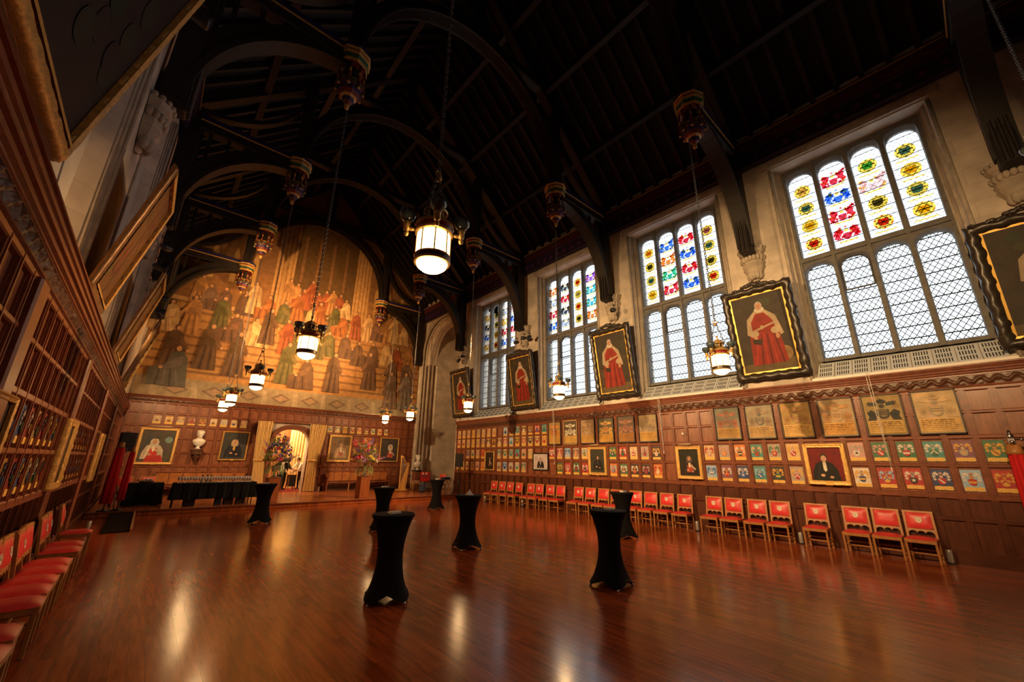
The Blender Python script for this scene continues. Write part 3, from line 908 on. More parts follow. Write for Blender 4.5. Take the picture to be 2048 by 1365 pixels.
def plaque(loc, rot, scheme, label, group, full=True, sc=1.):
    """scheme: board colour / mantling colour / shield colour / charge colour"""
    bd, mt, sh, cg = (PC[k] for k in scheme)
    pn[0] += 1; i = pn[0]
    o = bpy.data.objects.new('heraldic_plaque', ME_board); COL.objects.link(o)
    if rot == LW: bd, mt, sh = (tuple(v * .45 for v in q) for q in (bd, mt, sh))  # left wall's weak light put into the colours: darkened copies of the palette
    o.location = loc; o.rotation_euler = (0, 0, rot); o.color = (*bd, 1); o.scale = (1.03, 1, 1.03 * sc)
    tag(o, label, 'plaque', group)
    link('name_scroll', ME_scroll, o, (1, 1, 1))
    link('mantling', ME_mant[i % 3], o, mt)
    s = link('shield', ME_shield, o, sh)
    if full:
        link('charge', ME_charge[(i * 7) % 4], s, cg); link('crest', ME_helm, o, tuple(.5 * (a + c) for a, c in zip(sh, cg)))
    return o
yk = lambda k: 18.77 - PITCH * k
XP = XR - .004
Z1, Z2, Z3, Z4 = 3.205, 2.715, 2.172, 1.595
CNAME = dict(cream='cream', paleg='buff', grey='grey', dark='black', red='red', blue='blue', sky='sky-blue', teal='teal', green='green', white='white', gold='gold', orange='orange', pink='pink', purple='purple', brown='brown', navy='navy')
def row(ks, z, schemes, rowname, place_, full=True, group='small arms plaques on the window wall'):
    for n, (k, sc) in enumerate(zip(ks, schemes)):
        s = sc.split()
        lab = f"{CNAME[s[0]]} and {CNAME[s[1]]} plaque, {ORD[n]} from stage in {rowname}, {place_}"
        plaque((XP, yk(k), z), RW, s, lab, group, full)
F_ = 'nearer than red-background portrait'; E_ = 'between gilt-framed and red-background portraits'; D_ = 'between black-robed and gilt-framed portraits'
C_ = 'between white-background and black-robed portraits'; B_ = 'between small dark and white-background portraits'; A_ = 'before the small dark portrait'
U, Lo = 'upper row', 'lower row'
row(range(39, 45), Z3, ['pink grey white dark', 'green pink red white', 'green white red white', 'teal white green white', 'purple gold grey gold', 'green gold gold brown'], U, F_)
row(range(39, 45), Z4, ['white gold navy gold', 'red sky gold blue', 'red white dark white', 'navy white red white', 'sky white red gold', 'red gold gold red'], Lo, F_)
row(range(31, 37), Z3, ['cream red pink white', 'grey pink orange cream', 'orange white dark cream', 'teal cream red green', 'grey green red cream', 'cream gold red white'], U, E_)
row(range(31, 37), Z4, ['sky blue white blue', 'purple white red gold', 'navy white blue white', 'teal sky blue white', 'dark gold green gold', 'grey gold red white'], Lo, E_)
row(range(23, 28), Z3, ['green gold dark white', 'red white green dark', 'cream white red white', 'grey pink red green', 'dark gold white orange'], U, D_)
row(range(23, 28), Z4, ['orange sky blue gold', 'green white red white', 'dark white red gold', 'dark pink red navy', 'orange red white gold'], Lo, D_)
row(range(16, 21), Z3, ['red white pink white', 'pink red gold white', 'sky blue white blue', 'grey brown orange cream', 'cream sky green gold'], U, C_)
row(range(17, 21), Z4, ['green gold brown gold', 'red pink white red', 'green white red dark', 'red white dark pink'], Lo, C_)
row(range(8, 14), Z3, ['grey green cream green', 'cream green teal white', 'grey teal teal white', 'teal sky red white', 'pink cream green red', 'cream paleg cream cream'], U, B_, False)
row(range(8, 13), Z4, ['grey cream brown white', 'sky blue navy white', 'grey white brown teal', 'cream sky teal white', 'grey green gold green'], Lo, B_, False)
row(range(2, 6), Z3, ['grey purple purple white', 'cream grey green white', 'cream pink pink cream', 'orange red red cream'], U, A_, False)
row(range(0, 6), Z4, ['cream paleg pink cream', 'paleg cream orange cream', 'cream paleg brown cream', 'paleg cream orange gold', 'pink cream purple cream', 'orange cream orange cream'], Lo, A_, False)
row(list(range(0, 8)), Z1, ['paleg cream pink cream', 'cream paleg grey cream', 'cream pink pink cream', 'gold paleg gold cream', 'cream grey paleg sky', 'paleg cream cream pink', 'cream orange paleg cream', 'paleg cream orange pink'], 'topmost row', 'before that row\'s gap', False)
row(list(range(9, 16)), Z1, ['sky white navy white', 'grey brown red cream', 'grey teal teal white', 'paleg dark white dark', 'brown gold grey gold', 'red white blue white', 'teal grey green white'], 'topmost row', 'after that row\'s gap', False)
row(list(range(0, 16)), Z2, ['cream pink red cream', 'cream paleg red pink', 'paleg cream grey cream', 'gold cream paleg cream', 'cream paleg pink cream', 'cream grey gold red', 'cream dark white dark', 'brown gold brown dark', 'cream brown white dark', 'cream red pink white', 'sky white teal cream', 'gold green brown green', 'cream red orange red', 'paleg navy dark white', 'cream brown red cream', 'gold pink red white'], 'second row down', 'before big armorial panels', False)
# left wall: two dim rows of the same plaques seen edge-on
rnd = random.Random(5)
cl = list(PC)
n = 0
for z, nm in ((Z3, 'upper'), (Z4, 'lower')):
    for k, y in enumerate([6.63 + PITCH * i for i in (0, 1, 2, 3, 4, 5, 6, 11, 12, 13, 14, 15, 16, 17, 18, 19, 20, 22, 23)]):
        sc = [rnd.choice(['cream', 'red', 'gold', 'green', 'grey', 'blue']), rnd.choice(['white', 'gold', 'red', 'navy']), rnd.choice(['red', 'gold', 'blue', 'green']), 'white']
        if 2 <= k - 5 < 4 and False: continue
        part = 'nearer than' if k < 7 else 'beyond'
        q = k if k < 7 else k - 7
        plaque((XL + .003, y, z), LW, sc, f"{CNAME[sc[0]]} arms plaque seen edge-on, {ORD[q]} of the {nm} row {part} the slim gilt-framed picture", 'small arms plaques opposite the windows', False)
# end wall rows
for side, x0, p, place_ in ((0, .02, .4105, 'left of the curtained doorway'), (1, 7.46, .4175, 'right of the curtained doorway')):
    for k in range(9):
        sc = (['cream grey brown grey', 'gold white brown cream', 'cream brown grey brown', 'brown pink red cream', 'brown gold orange brown', 'cream white brown white', 'cream sky grey white', 'cream grey navy cream', 'cream pink paleg cream'],
              ['cream grey teal white', 'cream green white green', 'gold green orange gold', 'cream brown red cream', 'cream red orange cream', 'brown orange white red', 'cream teal teal cream', 'cream orange red cream', 'cream navy brown cream'])[side][k].split()
        z = 3.42 if side == 0 else 3.44
        plaque((x0 + p * k, YE - .003, z), EW, sc, f"{CNAME[sc[0]]} and {CNAME[sc[1]]} plaque on the end wall, {ORD[k]} of nine {place_}", 'small arms plaques on the end wall', False, .82)

# twelve large armorial panels
def big_panel(loc, bg, art, txt, label, frame, seed, shade):
    rnd = random.Random(seed)
    root = thing('armorial_panel', label, 'painted panel', loc, RW, 'large armorial panels')
    w, h = .355, .475
    b = MB()
    for x0, x1, z0, z1 in ((-w, w, -h, -h + .03), (-w, w, h - .03, h), (-w, -w + .025, -h, h), (w - .025, w, -h, h)): b.cbox(x0, x1, -.035, 0, z0, z1, .004)
    b.build('frame', mat('panel_frame_' + frame, PC[frame] if frame != 'dark' else (.03, .02, .015), .45), root)
    c = Canvas(); c.step = .0009
    c.rect(-w + .01, w - .01, -h + .01, h - .01, bg)
    zt = -h + .36
    for k in range(9):
        c.ell(rnd.uniform(-.25, .25), rnd.uniform(zt, h - .1), .07, .05, tuple(v * rnd.uniform(.8, 1.15) for v in bg))
    for s in (-1, 1):
        c.p([(s * .1, .02), (s * .2, .12), (s * .29, .06), (s * .26, -.04), (s * .3, -.13), (s * .15, -.12)], art)
        c.p(star(s * .21, .26, .03, .075, 6, seed), art); c.p(star(s * .2, .0, .03, .09, 7, seed + 1), tuple(v * .7 for v in art))
        c.p([(s * .07, .2), (s * .2, .22), (s * .16, .3), (s * .08, .27)], tuple(v * 1.2 for v in art))
    c.p(shield(0, .02, .105, .1), shade); c.p(shield(0, .03, .08, .075), tuple(.5 * a + .5 * c_ for a, c_ in zip(art, bg)))
    for k in range(2): c.rect(-.08, .08, .0 + .05 * k, .02 + .05 * k, tuple(v * .6 for v in shade))
    c.p(star(0, .2, .03, .07, 8, .2), shade); c.ell(0, .3, .09, .04, art); c.p(star(0, .33, .02, .06, 5, .5), tuple(v * .7 for v in art))
    c.build('armorial_painting', root, (0, -.006, 0))
    c = Canvas(); c.step = .0008
    c.rect(-w + .05, w - .05, -h + .06, zt - .02, txt)
    for k in range(6):
        z = -h + .1 + k * .04
        x = -w + .08
        while x < w - .12:
            e = rnd.uniform(.03, .11); c.rect(x, min(x + e, w - .08), z, z + .011, tuple(v * .5 for v in txt)); x += e + .02
    c.build('inscription', root, (0, -.02, 0))
    return root
PY = lambda k: yk(k)
BP = [(16.5, (.34, .22, .09), (.55, .24, .04), (.55, .32, .07), 'orange-and-gold armorial panel, farthest of the six beside the dark little wall portraits', 'dark', (.5, .1, .08)),
      (18.5, (.10, .075, .05), (.55, .50, .38), (.58, .36, .1), 'dark armorial panel with a white shield, second of the farther six', 'paleg', (.6, .55, .45)),
      (20.5, (.30, .20, .12), (.38, .25, .13), (.5, .30, .09), 'faded brown armorial panel, third of the farther six', 'dark', (.45, .3, .17)),
      (22.5, (.11, .10, .075), (.50, .30, .08), (.5, .28, .06), 'dark armorial panel with gold supporters, fourth of the farther six', 'dark', (.5, .2, .06)),
      (24.5, (.13, .09, .065), (.32, .16, .1), (.36, .17, .05), 'dark brown armorial panel, fifth of the farther six', 'dark', (.4, .16, .1)),
      (26.5, (.36, .27, .15), (.30, .22, .14), (.52, .31, .09), 'tan armorial panel, nearest of the farther six, beside the plain panelling', 'dark', (.25, .2, .16)),
      (32.5, (.26, .27, .22), (.44, .19, .13), (.58, .36, .13), 'grey-blue armorial panel with orange figures, farthest of the nearer six', 'dark', (.4, .2, .15)),
      (34.5, (.34, .30, .21), (.30, .22, .15), (.50, .33, .15), 'grey armorial panel with a dark diagonal shield, second of the nearer six', 'dark', (.16, .15, .13)),
      (36.5, (.44, .29, .11), (.40, .24, .09), (.62, .40, .14), 'golden armorial panel, third of the nearer six', 'dark', (.35, .2, .12)),
      (38.5, (.42, .31, .18), (.40, .22, .09), (.55, .30, .08), 'pale orange armorial panel with a ringed shield, fourth of the nearer six', 'dark', (.48, .32, .16)),
      (40.5, (.35, .25, .10), (.035, .04, .04), (.52, .34, .11), 'gold armorial panel with bold black supporters, fifth of the nearer six', 'dark', (.05, .05, .05)),
      (42.5, (.52, .39, .22), (.50, .36, .20), (.60, .39, .15), 'palest cream-gold armorial panel, nearest of all', 'dark', (.36, .3, .22))]
for i, (k, bg, art, txt, lab, fr, sh) in enumerate(BP): big_panel((XR - .055, PY(k), 3.0), bg, art, txt, lab, fr, i, sh)

# ------------------------------------------------------------------ portraits
def ring(b, w, h, prof, mi=0, wave=0., seed=0, seg=.06):
    """picture frame: rings of (offset outwards from w x h, depth towards the viewer)"""
    def loop(off, d, wv):
        a, c = w / 2 + off, h / 2 + off
        pts = []
        for (x0, z0), (x1, z1) in (((-a, -c), (a, -c)), ((a, -c), (a, c)), ((a, c), (-a, c)), ((-a, c), (-a, -c))):
            n = max(1, int((w if z0 == z1 else h) / seg)) if wave else 1
            for i in range(n):
                t = i / n; x, z = x0 + (x1 - x0) * t, z0 + (z1 - z0) * t
                q = wv * (sin(t * n * 1.25 + seed) * .6 + noise.noise((x * 9 + seed, z * 9, off * 20)))
                nx, nz = (z1 - z0), -(x1 - x0); L = math.hypot(nx, nz)
                pts.append((x + nx / L * q, -d + wv * .8 * noise.noise((x * 16, z * 16, seed + off * 9)), z + nz / L * q))
        return pts
    L = [loop(o, d, wave * (1 if 0 < i < len(prof) - 1 else .5) if wave else 0) for i, (o, d) in enumerate(prof)]
    n = len(L[0])
    vs = [p for l in L for p in l]
    fs = [(r * n + i, r * n + (i + 1) % n, (r + 1) * n + (i + 1) % n, (r + 1) * n + i) for r in range(len(L) - 1) for i in range(n)]
    b.add(vs, fs, mi, bool(wave))
def judge(c, w, h, seed, tone=1.):
    """full-length figure in a red robe with a pale fur cape"""
    rnd = random.Random(seed)
    s = h / 2.2; m = lambda col: tuple(v * tone for v in col)
    c.rect(-w / 2, w / 2, -h / 2, h / 2, m((.035, .032, .022)))
    for k in range(10): c.ell(rnd.uniform(-w * .4, w * .4), rnd.uniform(-.1, h * .42), w * rnd.uniform(.06, .1), h * rnd.uniform(.03, .06), m((.03 + .025 * rnd.random(), .03 + .02 * rnd.random(), .021)))
    c.p([(-w / 2, -h / 2), (w / 2, -h / 2), (w / 2, -h * .36), (-w / 2, -h * .40)], m((.10, .065, .03)))
    if seed % 3 == 0: c.ell(w * .33, -h * .3, w * .13, h * .09, m((.22, .13, .05)))
    else: c.p([(-w * .48, -h * .38), (-w * .2, -h * .38), (-w * .2, -h * .08), (-w * .48, -h * .1)], m((.07, .035, .02)))
    dx = rnd.uniform(-.08, .05) * w
    red, dred, lred = m((.22, .016, .011)), m((.10, .009, .007)), m((.30, .03, .016))
    X = lambda v: dx + v * s
    Z = lambda v: v * s
    c.p([(X(-.42), Z(-.93)), (X(.46), Z(-.9)), (X(.40), Z(-.3)), (X(.30), Z(.45)), (X(.12), Z(.62)), (X(-.14), Z(.62)), (X(-.32), Z(.4)), (X(-.38), Z(-.3))], red)
    for k in range(6):
        x = -.34 + .13 * k + rnd.uniform(-.02, .02)
        c.p([(X(x), Z(-.92)), (X(x + .05), Z(-.92)), (X(x * .6 + .06), Z(-.05)), (X(x * .6 + .03), Z(-.05))], dred if k % 2 else lred)
    fur, dfur = m((.36, .28, .18)), m((.27, .2, .12))
    c.p([(X(-.14), Z(.64)), (X(.12), Z(.64)), (X(.36), Z(.42)), (X(.48), Z(-.12)), (X(.40), Z(-.16)), (X(.27), Z(.2)), (X(.0), Z(.42)), (X(-.2), Z(.2)), (X(-.34), Z(-.06)), (X(-.42), Z(-.02)), (X(-.36), Z(.42))], fur)
    c.p([(X(-.12), Z(.55)), (X(.1), Z(.55)), (X(.27), Z(.3)), (X(.3), Z(.14)), (X(-.27), Z(.05)), (X(-.27), Z(.32))], red)
    c.p([(X(-.34), Z(.0)), (X(.32), Z(.2)), (X(.33), Z(.25)), (X(-.34), Z(.06))], fur)
    c.ell(X(-.02), Z(.14), .04 * s, .06 * s, fur)
    for q in (-.24, .3): c.ell(X(q), Z(-.02 if q < 0 else -.0), .12 * s, .1 * s, fur); c.ell(X(q + .02), Z(-.17), .05 * s, .075 * s, m((.42, .23, .13)))
    c.p([(X(-.32), Z(-.16)), (X(-.06), Z(-.2)), (X(-.13), Z(-.36)), (X(-.3), Z(-.3))], m((.025, .018, .015)))
    c.ell(X(0), Z(.66), .13 * s, .08 * s, m((.5, .45, .36)))
    c.ell(X(0), Z(.77), .095 * s, .125 * s, m((.33, .31, .28))); c.ell(X(0), Z(.755), .066 * s, .095 * s, m((.45, .23, .14)))
    c.p([(X(-.012), Z(.76)), (X(.014), Z(.76)), (X(.02), Z(.715)), (X(-.02), Z(.715))], m((.36, .17, .10)))
    for q in (-.028, .028): c.ell(X(q), Z(.775), .012 * s, .007 * s, m((.06, .04, .03)), 8)
    c.rect(X(-.025), X(.025), Z(.69), Z(.698), m((.25, .08, .06)))
def bust_portrait(c, w, h, seed, bg, coat, skin=(.46, .25, .15), hair=(.4, .37, .32), front=(.6, .55, .45), wig=True, red=None, lean=0., size=1.):
    rnd = random.Random(seed)
    c.rect(-w / 2, w / 2, -h / 2, h / 2, bg)
    for k in range(8): c.ell(rnd.uniform(-w * .38, w * .38), rnd.uniform(-h * .1, h * .4), w * .1, h * .07, tuple(v * rnd.uniform(.75, 1.3) for v in bg))
    s = min(w, h) * size; X = lambda v: v * s + lean * s
    Z = lambda v: max(-h / 2, v * s)
    c.p([(X(-.42), Z(-.62)), (X(.42), Z(-.62)), (X(.38), Z(-.2)), (X(.25), Z(.02)), (X(.08), Z(.1)), (X(-.1), Z(.1)), (X(-.27), Z(.0)), (X(-.38), Z(-.25))], coat)
    c.p([(X(-.3), Z(-.6)), (X(-.24), Z(-.6)), (X(-.12), Z(.02)), (X(-.16), Z(.02))], tuple(v * 1.6 + .01 for v in coat))
    if red:
        c.p([(X(-.16), Z(-.5)), (X(.2), Z(-.5)), (X(.17), Z(-.12)), (X(.03), Z(-.05)), (X(-.12), Z(-.15))], red)
        c.p([(X(.1), Z(-.1)), (X(.34), Z(-.32)), (X(.28), Z(-.4)), (X(.06), Z(-.2))], (.4, .34, .25))
    c.p([(X(-.05), Z(.08)), (X(.05), Z(.08)), (X(.06), Z(-.22)), (X(0), Z(-.28)), (X(-.05), Z(-.2))], front)
    if wig: c.p([(X(-.15), Z(-.02)), (X(.15), Z(-.02)), (X(.17), Z(.2)), (X(.1), Z(.34)), (X(-.1), Z(.34)), (X(-.17), Z(.2))], hair)
    else: c.ell(X(0), Z(.25), .115 * s, .125 * s, hair)
    c.ell(X(.005), Z(.2), .085 * s, .115 * s, skin); c.p([(X(.0), Z(.22)), (X(.03), Z(.16)), (X(-.012), Z(.155))], tuple(v * .72 for v in skin))
    for q in (-.03, .045): c.ell(X(q), Z(.225), .014 * s, .008 * s, (.05, .03, .02), 8)
    c.rect(X(-.025), X(.035), Z(.125), Z(.134), (.25, .08, .06))
    c.ell(X(-.1), Z(-.4), .07 * s, .05 * s, skin); c.ell(X(.16), Z(-.46), .06 * s, .045 * s, skin)
def portrait(label, loc, rot, w, h, paint, style, tilt=0., group=None, light=False, plate=False, crest=False):
    """w x h is the painted area, loc the middle of the bottom edge at the wall"""
    root = thing('framed_portrait', label, 'portrait', loc, rot, group)
    root.rotation_euler = (R(tilt), 0, rot); root.rotation_mode = 'XYZ'
    zc = h / 2
    c = Canvas(); paint(c, w, h)
    if style == 'ebony':
        f = .24; zc += f
        b = MB(); ring(b, w + .08, h + .08, [(0, .02), (.0, .07), (.05, .10), (.1, .13), (.16, .11), (.2, .06), (.2, 0)], 0, .028, len(label) * 1.7 % 50)
        fr = b.build('carved_frame', M_ebony, root, (0, 0, zc))
        b = MB(); ring(b, w - .005, h - .005, [(0, .03), (.0, .05), (.045, .055), (.05, .03)], 0); b.build('gilt_slip', M_gold2, root, (0, 0, zc))
        if crest:
            b = MB(); rr = random.Random(3)
            for k in range(30):
                t = (k / 29 - .5) * 2
                x = t * .42; z = h / 2 + .2 + (.17 * (1 - t * t)) * rr.uniform(.3, 1)
                b.ball((x, -.07, z), .05, 7, 5, sc=(1.3, .8, rr.uniform(.6, 1.3)))
            for s in (-1, 1):
                b.tube([(s * (.42 + .05 * k), -.07, h / 2 + .2 + .05 * sin(k * 1.1)) for k in range(9)], [.05 - .003 * k for k in range(9)], 7)
            b.build('carved_cresting', M_ebony, root, (0, 0, zc))
        b = MB(); b.box(-w / 2 - .1, w / 2 + .1, -.015, .0, -h / 2 - .1, h / 2 + .1); b.build('backing_board', M_roof, root, (0, 0, zc))
        c.build('canvas', root, (0, -.032, zc))
    else:
        prof = {'gilt': [(0, .02), (0, .05), (.012, .055), (.02, .035), (.045, .06), (.062, .045), (.068, 0)], 'wide': [(0, .02), (.0, .045), (.02, .05), (.04, .035), (.075, .075), (.1, .06), (.105, 0)],
                'black': [(0, .015), (0, .035), (.045, .04), (.05, 0)]}[style]
        f = prof[-1][0]; zc += f
        b = MB(); ring(b, w, h, prof, 0, .004 if style == 'wide' else 0, 2, .03)
        b.build('frame', M_plastic if style == 'black' else M_gold, root, (0, 0, zc))
        b = MB(); b.box(-w / 2 - .02, w / 2 + .02, -.008, .0, -h / 2 - .02, h / 2 + .02); b.build('backing_board', M_roof, root, (0, 0, zc))
        c.build('canvas', root, (0, -.012, zc))
    if plate:
        b = MB(); b.cbox(-.075, .075, -.075, -.058, .0, .07, .004); b.build('nameplate', M_gold2, root, (0, 0, .0))
    if light:
        b = MB(); b.tube([(-w * .33, -.2, 0), (w * .33, -.2, 0)], .022, 8); b.tube([(0, -.2, 0), (0, -.12, .06), (0, -.02, .03)], .008, 6)
        b.build('picture_light', mat('lamp_cream', (.55, .45, .3), .4, .3), root, (0, 0, zc + h / 2 + f + .05))
    return root
G_ = 'leaning red-robed portraits on the window wall'
rob = [(-1.62, 'portrait in a carved black frame cut off by the picture edge', 0), (3.39, 'large red-robed portrait in carved black frame with cresting, beside the nearest full window', 3),
       (8.45, 'red-robed portrait in carved black frame, between the second and third windows', 4), (13.53, 'red-robed portrait in carved black frame, between the third and farthest windows', 5), (18.5, 'farthest red-robed portrait, hung beside the stone archway', 7)]
for y, lab, sd in rob:
    portrait(lab, (XR - .04, y, 4.14), RW, 1.32, 2.2, (lambda c, w, h, sd=sd: judge(c, w, h, sd)), 'ebony', 8.5, G_, False, False, sd in (0, 3, 4, 5))
# small portraits between the plaques, bottoms at z about 1.4
wg = (.03, .028, .022)
portrait('small dark portrait of a seated figure in a narrow gilt frame, nearest the stage', (XR - .056, 15.98, 1.40), RW, .62, .78, lambda c, w, h: bust_portrait(c, w, h, 1, (.03, .02, .015), (.02, .012, .01), hair=(.05, .03, .02), wig=False, red=(.12, .03, .02), size=.8), 'gilt')
def photo(c, w, h):
    bust_portrait(c, w, h, 4, (.55, .50, .52), (.012, .012, .015), skin=(.55, .28, .2), hair=(.5, .45, .42), front=(.65, .6, .58), size=1.0, lean=.02)
portrait('modern portrait of a person in black on a pale ground, black frame', (XR - .056, 12.5, 1.49), RW, .84, .62, lambda c, w, h: (c.rect(-w / 2, w / 2, -h / 2, h / 2, (.6, .56, .55)), bust_portrait(c, w * .86, h * .86, 4, (.52, .45, .48), (.012, .012, .015), skin=(.5, .26, .2), hair=(.42, .36, .36), front=(.6, .5, .5), size=.95)), 'black')
portrait('portrait of a person in a black robe on dark green, gilt frame', (XR - .056, 9.51, 1.39), RW, .62, .82, lambda c, w, h: bust_portrait(c, w, h, 6, (.035, .04, .028), (.010, .010, .010), hair=(.02, .015, .012), wig=False, front=(.05, .045, .04), size=.85), 'wide', light=True, plate=True)
portrait('portrait with a red waistcoat in a broad ornate gilt frame', (XR - .056, 6.04, 1.39), RW, .60, .78, lambda c, w, h: bust_portrait(c, w, h, 8, (.022, .02, .014), (.02, .013, .01), hair=(.09, .06, .04), red=(.36, .06, .03), size=.95), 'wide', light=True)
portrait('portrait of a figure in black against a red background, gilt frame with brass plate', (XR - .056, 2.6, 1.39), RW, .66, .78, lambda c, w, h: bust_portrait(c, w, h, 9, (.16, .012, .008), (.008, .008, .009), hair=(.03, .02, .015), wig=False, skin=(.55, .33, .22), size=1.0, lean=-.05), 'wide', plate=True)
# end wall portraits
def lord(c, w, h):
    bust_portrait(c, w, h, 12, (.07, .06, .05), (.45, .38, .3), hair=(.5, .45, .38), red=(.45, .04, .03), size=.8, lean=-.1)
    c.ell(w * .33, h * .2, w * .12, h * .1, (.16, .26, .24)); c.p([(-w * .3, -h * .5), (w * .3, -h * .5), (w * .2, -h * .28), (-w * .22, -h * .3)], (.4, .03, .03))
portrait('wide portrait of a white-wigged figure in red and white, beside the loudspeaker', (.24, YE - .056, 1.5), EW, 1.12, 1.36, lord, 'wide', light=True, plate=True)
portrait('portrait of a long-wigged figure in black, between the bust and the doorway curtain', (3.1, YE - .056, 1.7), EW, 1.0, 1.24, lambda c, w, h: bust_portrait(c, w, h, 13, (.035, .035, .04), (.012, .014, .02), hair=(.42, .33, .2), front=(.5, .3, .08), size=.85), 'gilt', plate=True)
portrait('brownish portrait of a seated figure, just right of the doorway curtain', (8.1, YE - .056, 1.68), EW, 1.04, 1.26, lambda c, w, h: bust_portrait(c, w, h, 14, (.17, .11, .06), (.3, .2, .12), hair=(.2, .13, .07), wig=False, red=(.3, .1, .07), size=.8, lean=.08), 'wide', plate=True)
portrait('portrait of a white-wigged figure in red, half behind the right-hand flowers', (11.05, YE - .056, 1.7), EW, 1.08, 1.3, lambda c, w, h: bust_portrait(c, w, h, 15, (.05, .045, .035), (.05, .03, .025), hair=(.5, .46, .4), red=(.42, .04, .03), size=.85, lean=.08), 'gilt')
# leaning paintings on the left wall
def landscape(c, w, h):
    c.rect(-w / 2, w / 2, -h / 2, h / 2, (.016, .013, .009)); rr = random.Random(2)
    for k in range(26): c.ell(rr.uniform(-w * .42, w * .42), rr.uniform(-h * .4, h * .4), w * .07, h * .05, (rr.uniform(.012, .024), rr.uniform(.01, .018), .008))
def plainp(sd):
    def f(c, w, h):
        rr = random.Random(sd); c.rect(-w / 2, w / 2, -h / 2, h / 2, (.16, .08, .03))
        for k in range(16): c.ell(rr.uniform(-w * .4, w * .4), rr.uniform(-h * .42, h * .42), w * .08, h * .06, (rr.uniform(.1, .2), rr.uniform(.05, .1), .03))
    return f
GL_ = 'leaning paintings opposite the windows'
def giltframe(label, loc, w, h, paint, tilt):
    root = thing('framed_painting', label, 'painting', loc, LW, GL_); root.rotation_euler = (R(tilt), 0, LW)
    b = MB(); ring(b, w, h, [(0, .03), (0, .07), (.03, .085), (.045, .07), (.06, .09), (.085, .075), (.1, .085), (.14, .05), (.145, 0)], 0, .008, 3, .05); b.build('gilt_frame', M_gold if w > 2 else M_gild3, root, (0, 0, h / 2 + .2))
    b = MB(); ring(b, w - .004, h - .004, [(0, .035), (.0, .085), (.05, .1)], 0); b.build('inner_slip', M_goldp, root, (0, 0, h / 2 + .2))
    c = Canvas(); paint(c, w, h); c.build('canvas', root, (0, -.033, h / 2 + .2))
    b = MB(); b.box(-w / 2 - .15, w / 2 + .15, -.02, .0, .05, h + .35); b.build('backing_board', M_oak, root)
    return root
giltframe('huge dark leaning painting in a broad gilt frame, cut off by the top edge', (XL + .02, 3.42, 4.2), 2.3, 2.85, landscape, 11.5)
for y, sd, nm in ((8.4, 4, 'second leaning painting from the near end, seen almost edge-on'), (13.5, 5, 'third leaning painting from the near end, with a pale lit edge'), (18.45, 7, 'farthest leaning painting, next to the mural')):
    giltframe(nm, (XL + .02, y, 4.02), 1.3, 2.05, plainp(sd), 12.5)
portrait('slim gilt-framed picture with a greenish canvas on the dim panelling', (XL + .056, 10.2, 1.3), LW, .7, .92, lambda c, w, h: bust_portrait(c, w, h, 21, (.12, .12, .08), (.06, .05, .03)), 'wide')
portrait('bright gilt-framed picture on the dim panelling beside the red banner', (XL + .056, 16.6, 1.15), LW, .8, 1.08, lambda c, w, h: bust_portrait(c, w, h, 22, (.3, .2, .07), (.2, .12, .04)), 'wide')
portrait('dark portrait nearest the viewer on the dim panelling', (XL + .056, 5.7, 1.35), LW, .7, .9, lambda c, w, h: bust_portrait(c, w, h, 23, (.04, .03, .02), (.02, .015, .01)), 'gilt')
# picture wires in the first niche
for y0, y1 in ((4.35, 4.25), (4.7, 5.4)):
    b = MB(); b.tube([(XL - .02, y0, 6.9), (XL - .02, y1, 4.0)], .008, 5)
    tag(b.build('picture_wire', M_white), 'thin pale picture wire hanging beneath the huge leaning painting', 'wire', 'pale picture wires')

# ------------------------------------------------------------------ mural: a generic throng of robed figures on steps
def robed(c, x, z, h, col, rr, pose='stand'):
    dk = tuple(v * .55 for v in col); lt = tuple(min(1, v * 1.35) for v in col)
    k = rr.choice((-1, 1)); sk = (.45, .24, .12)
    if pose == 'stand':
        P = lambda u, v: (x + u * h * k, z + v * h)
        c.p([P(-.19, 0), P(.2, 0), P(.15, .45), P(.12, .78), P(.05, .86), P(-.05, .86), P(-.12, .76), P(-.15, .4)][::k], col)
        for q in range(5):
            u = -.15 + .07 * q
            c.p([P(u, .0), P(u + .035, .0), P(u * .6 + .03, .55), P(u * .6 + .01, .55)][::k], dk if q % 2 else lt)
        c.p([P(.08, .76), P(.13, .7), P(.24, .5), P(.2, .47), P(.07, .6)][::k], lt); c.ell(*P(.23, .48), .03 * h, .03 * h, sk, 8)
        c.p([P(-.12, .76), P(.1, .62), P(.13, .45), P(-.05, .5), P(-.15, .4)][::k], tuple(.5 * (a + b_) for a, b_ in zip(col, dk)))
        hd = P(.01, .92)
    else:
        P = lambda u, v: (x + u * h * k, z + v * h)
        c.p([P(-.2, 0), P(.34, 0), P(.36, .28), P(.14, .36), P(.11, .56), P(.04, .63), P(-.06, .63), P(-.14, .52)][::k], col)
        for q in range(4):
            u = -.1 + .1 * q
            c.p([P(u, .0), P(u + .04, .0), P(u * .7 + .08, .3), P(u * .7 + .05, .3)][::k], dk if q % 2 else lt)
        c.p([P(-.08, .55), P(.02, .5), P(.2, .33), P(.14, .28), P(-.06, .36)][::k], lt); c.ell(*P(.2, .31), .03 * h, .03 * h, sk, 8)
        hd = P(.0, .69)
    c.ell(hd[0], hd[1], .05 * h, .065 * h, (.10, .06, .03), 10); c.ell(hd[0] + .012 * h * k, hd[1] - .01 * h, .04 * h, .05 * h, sk, 10)
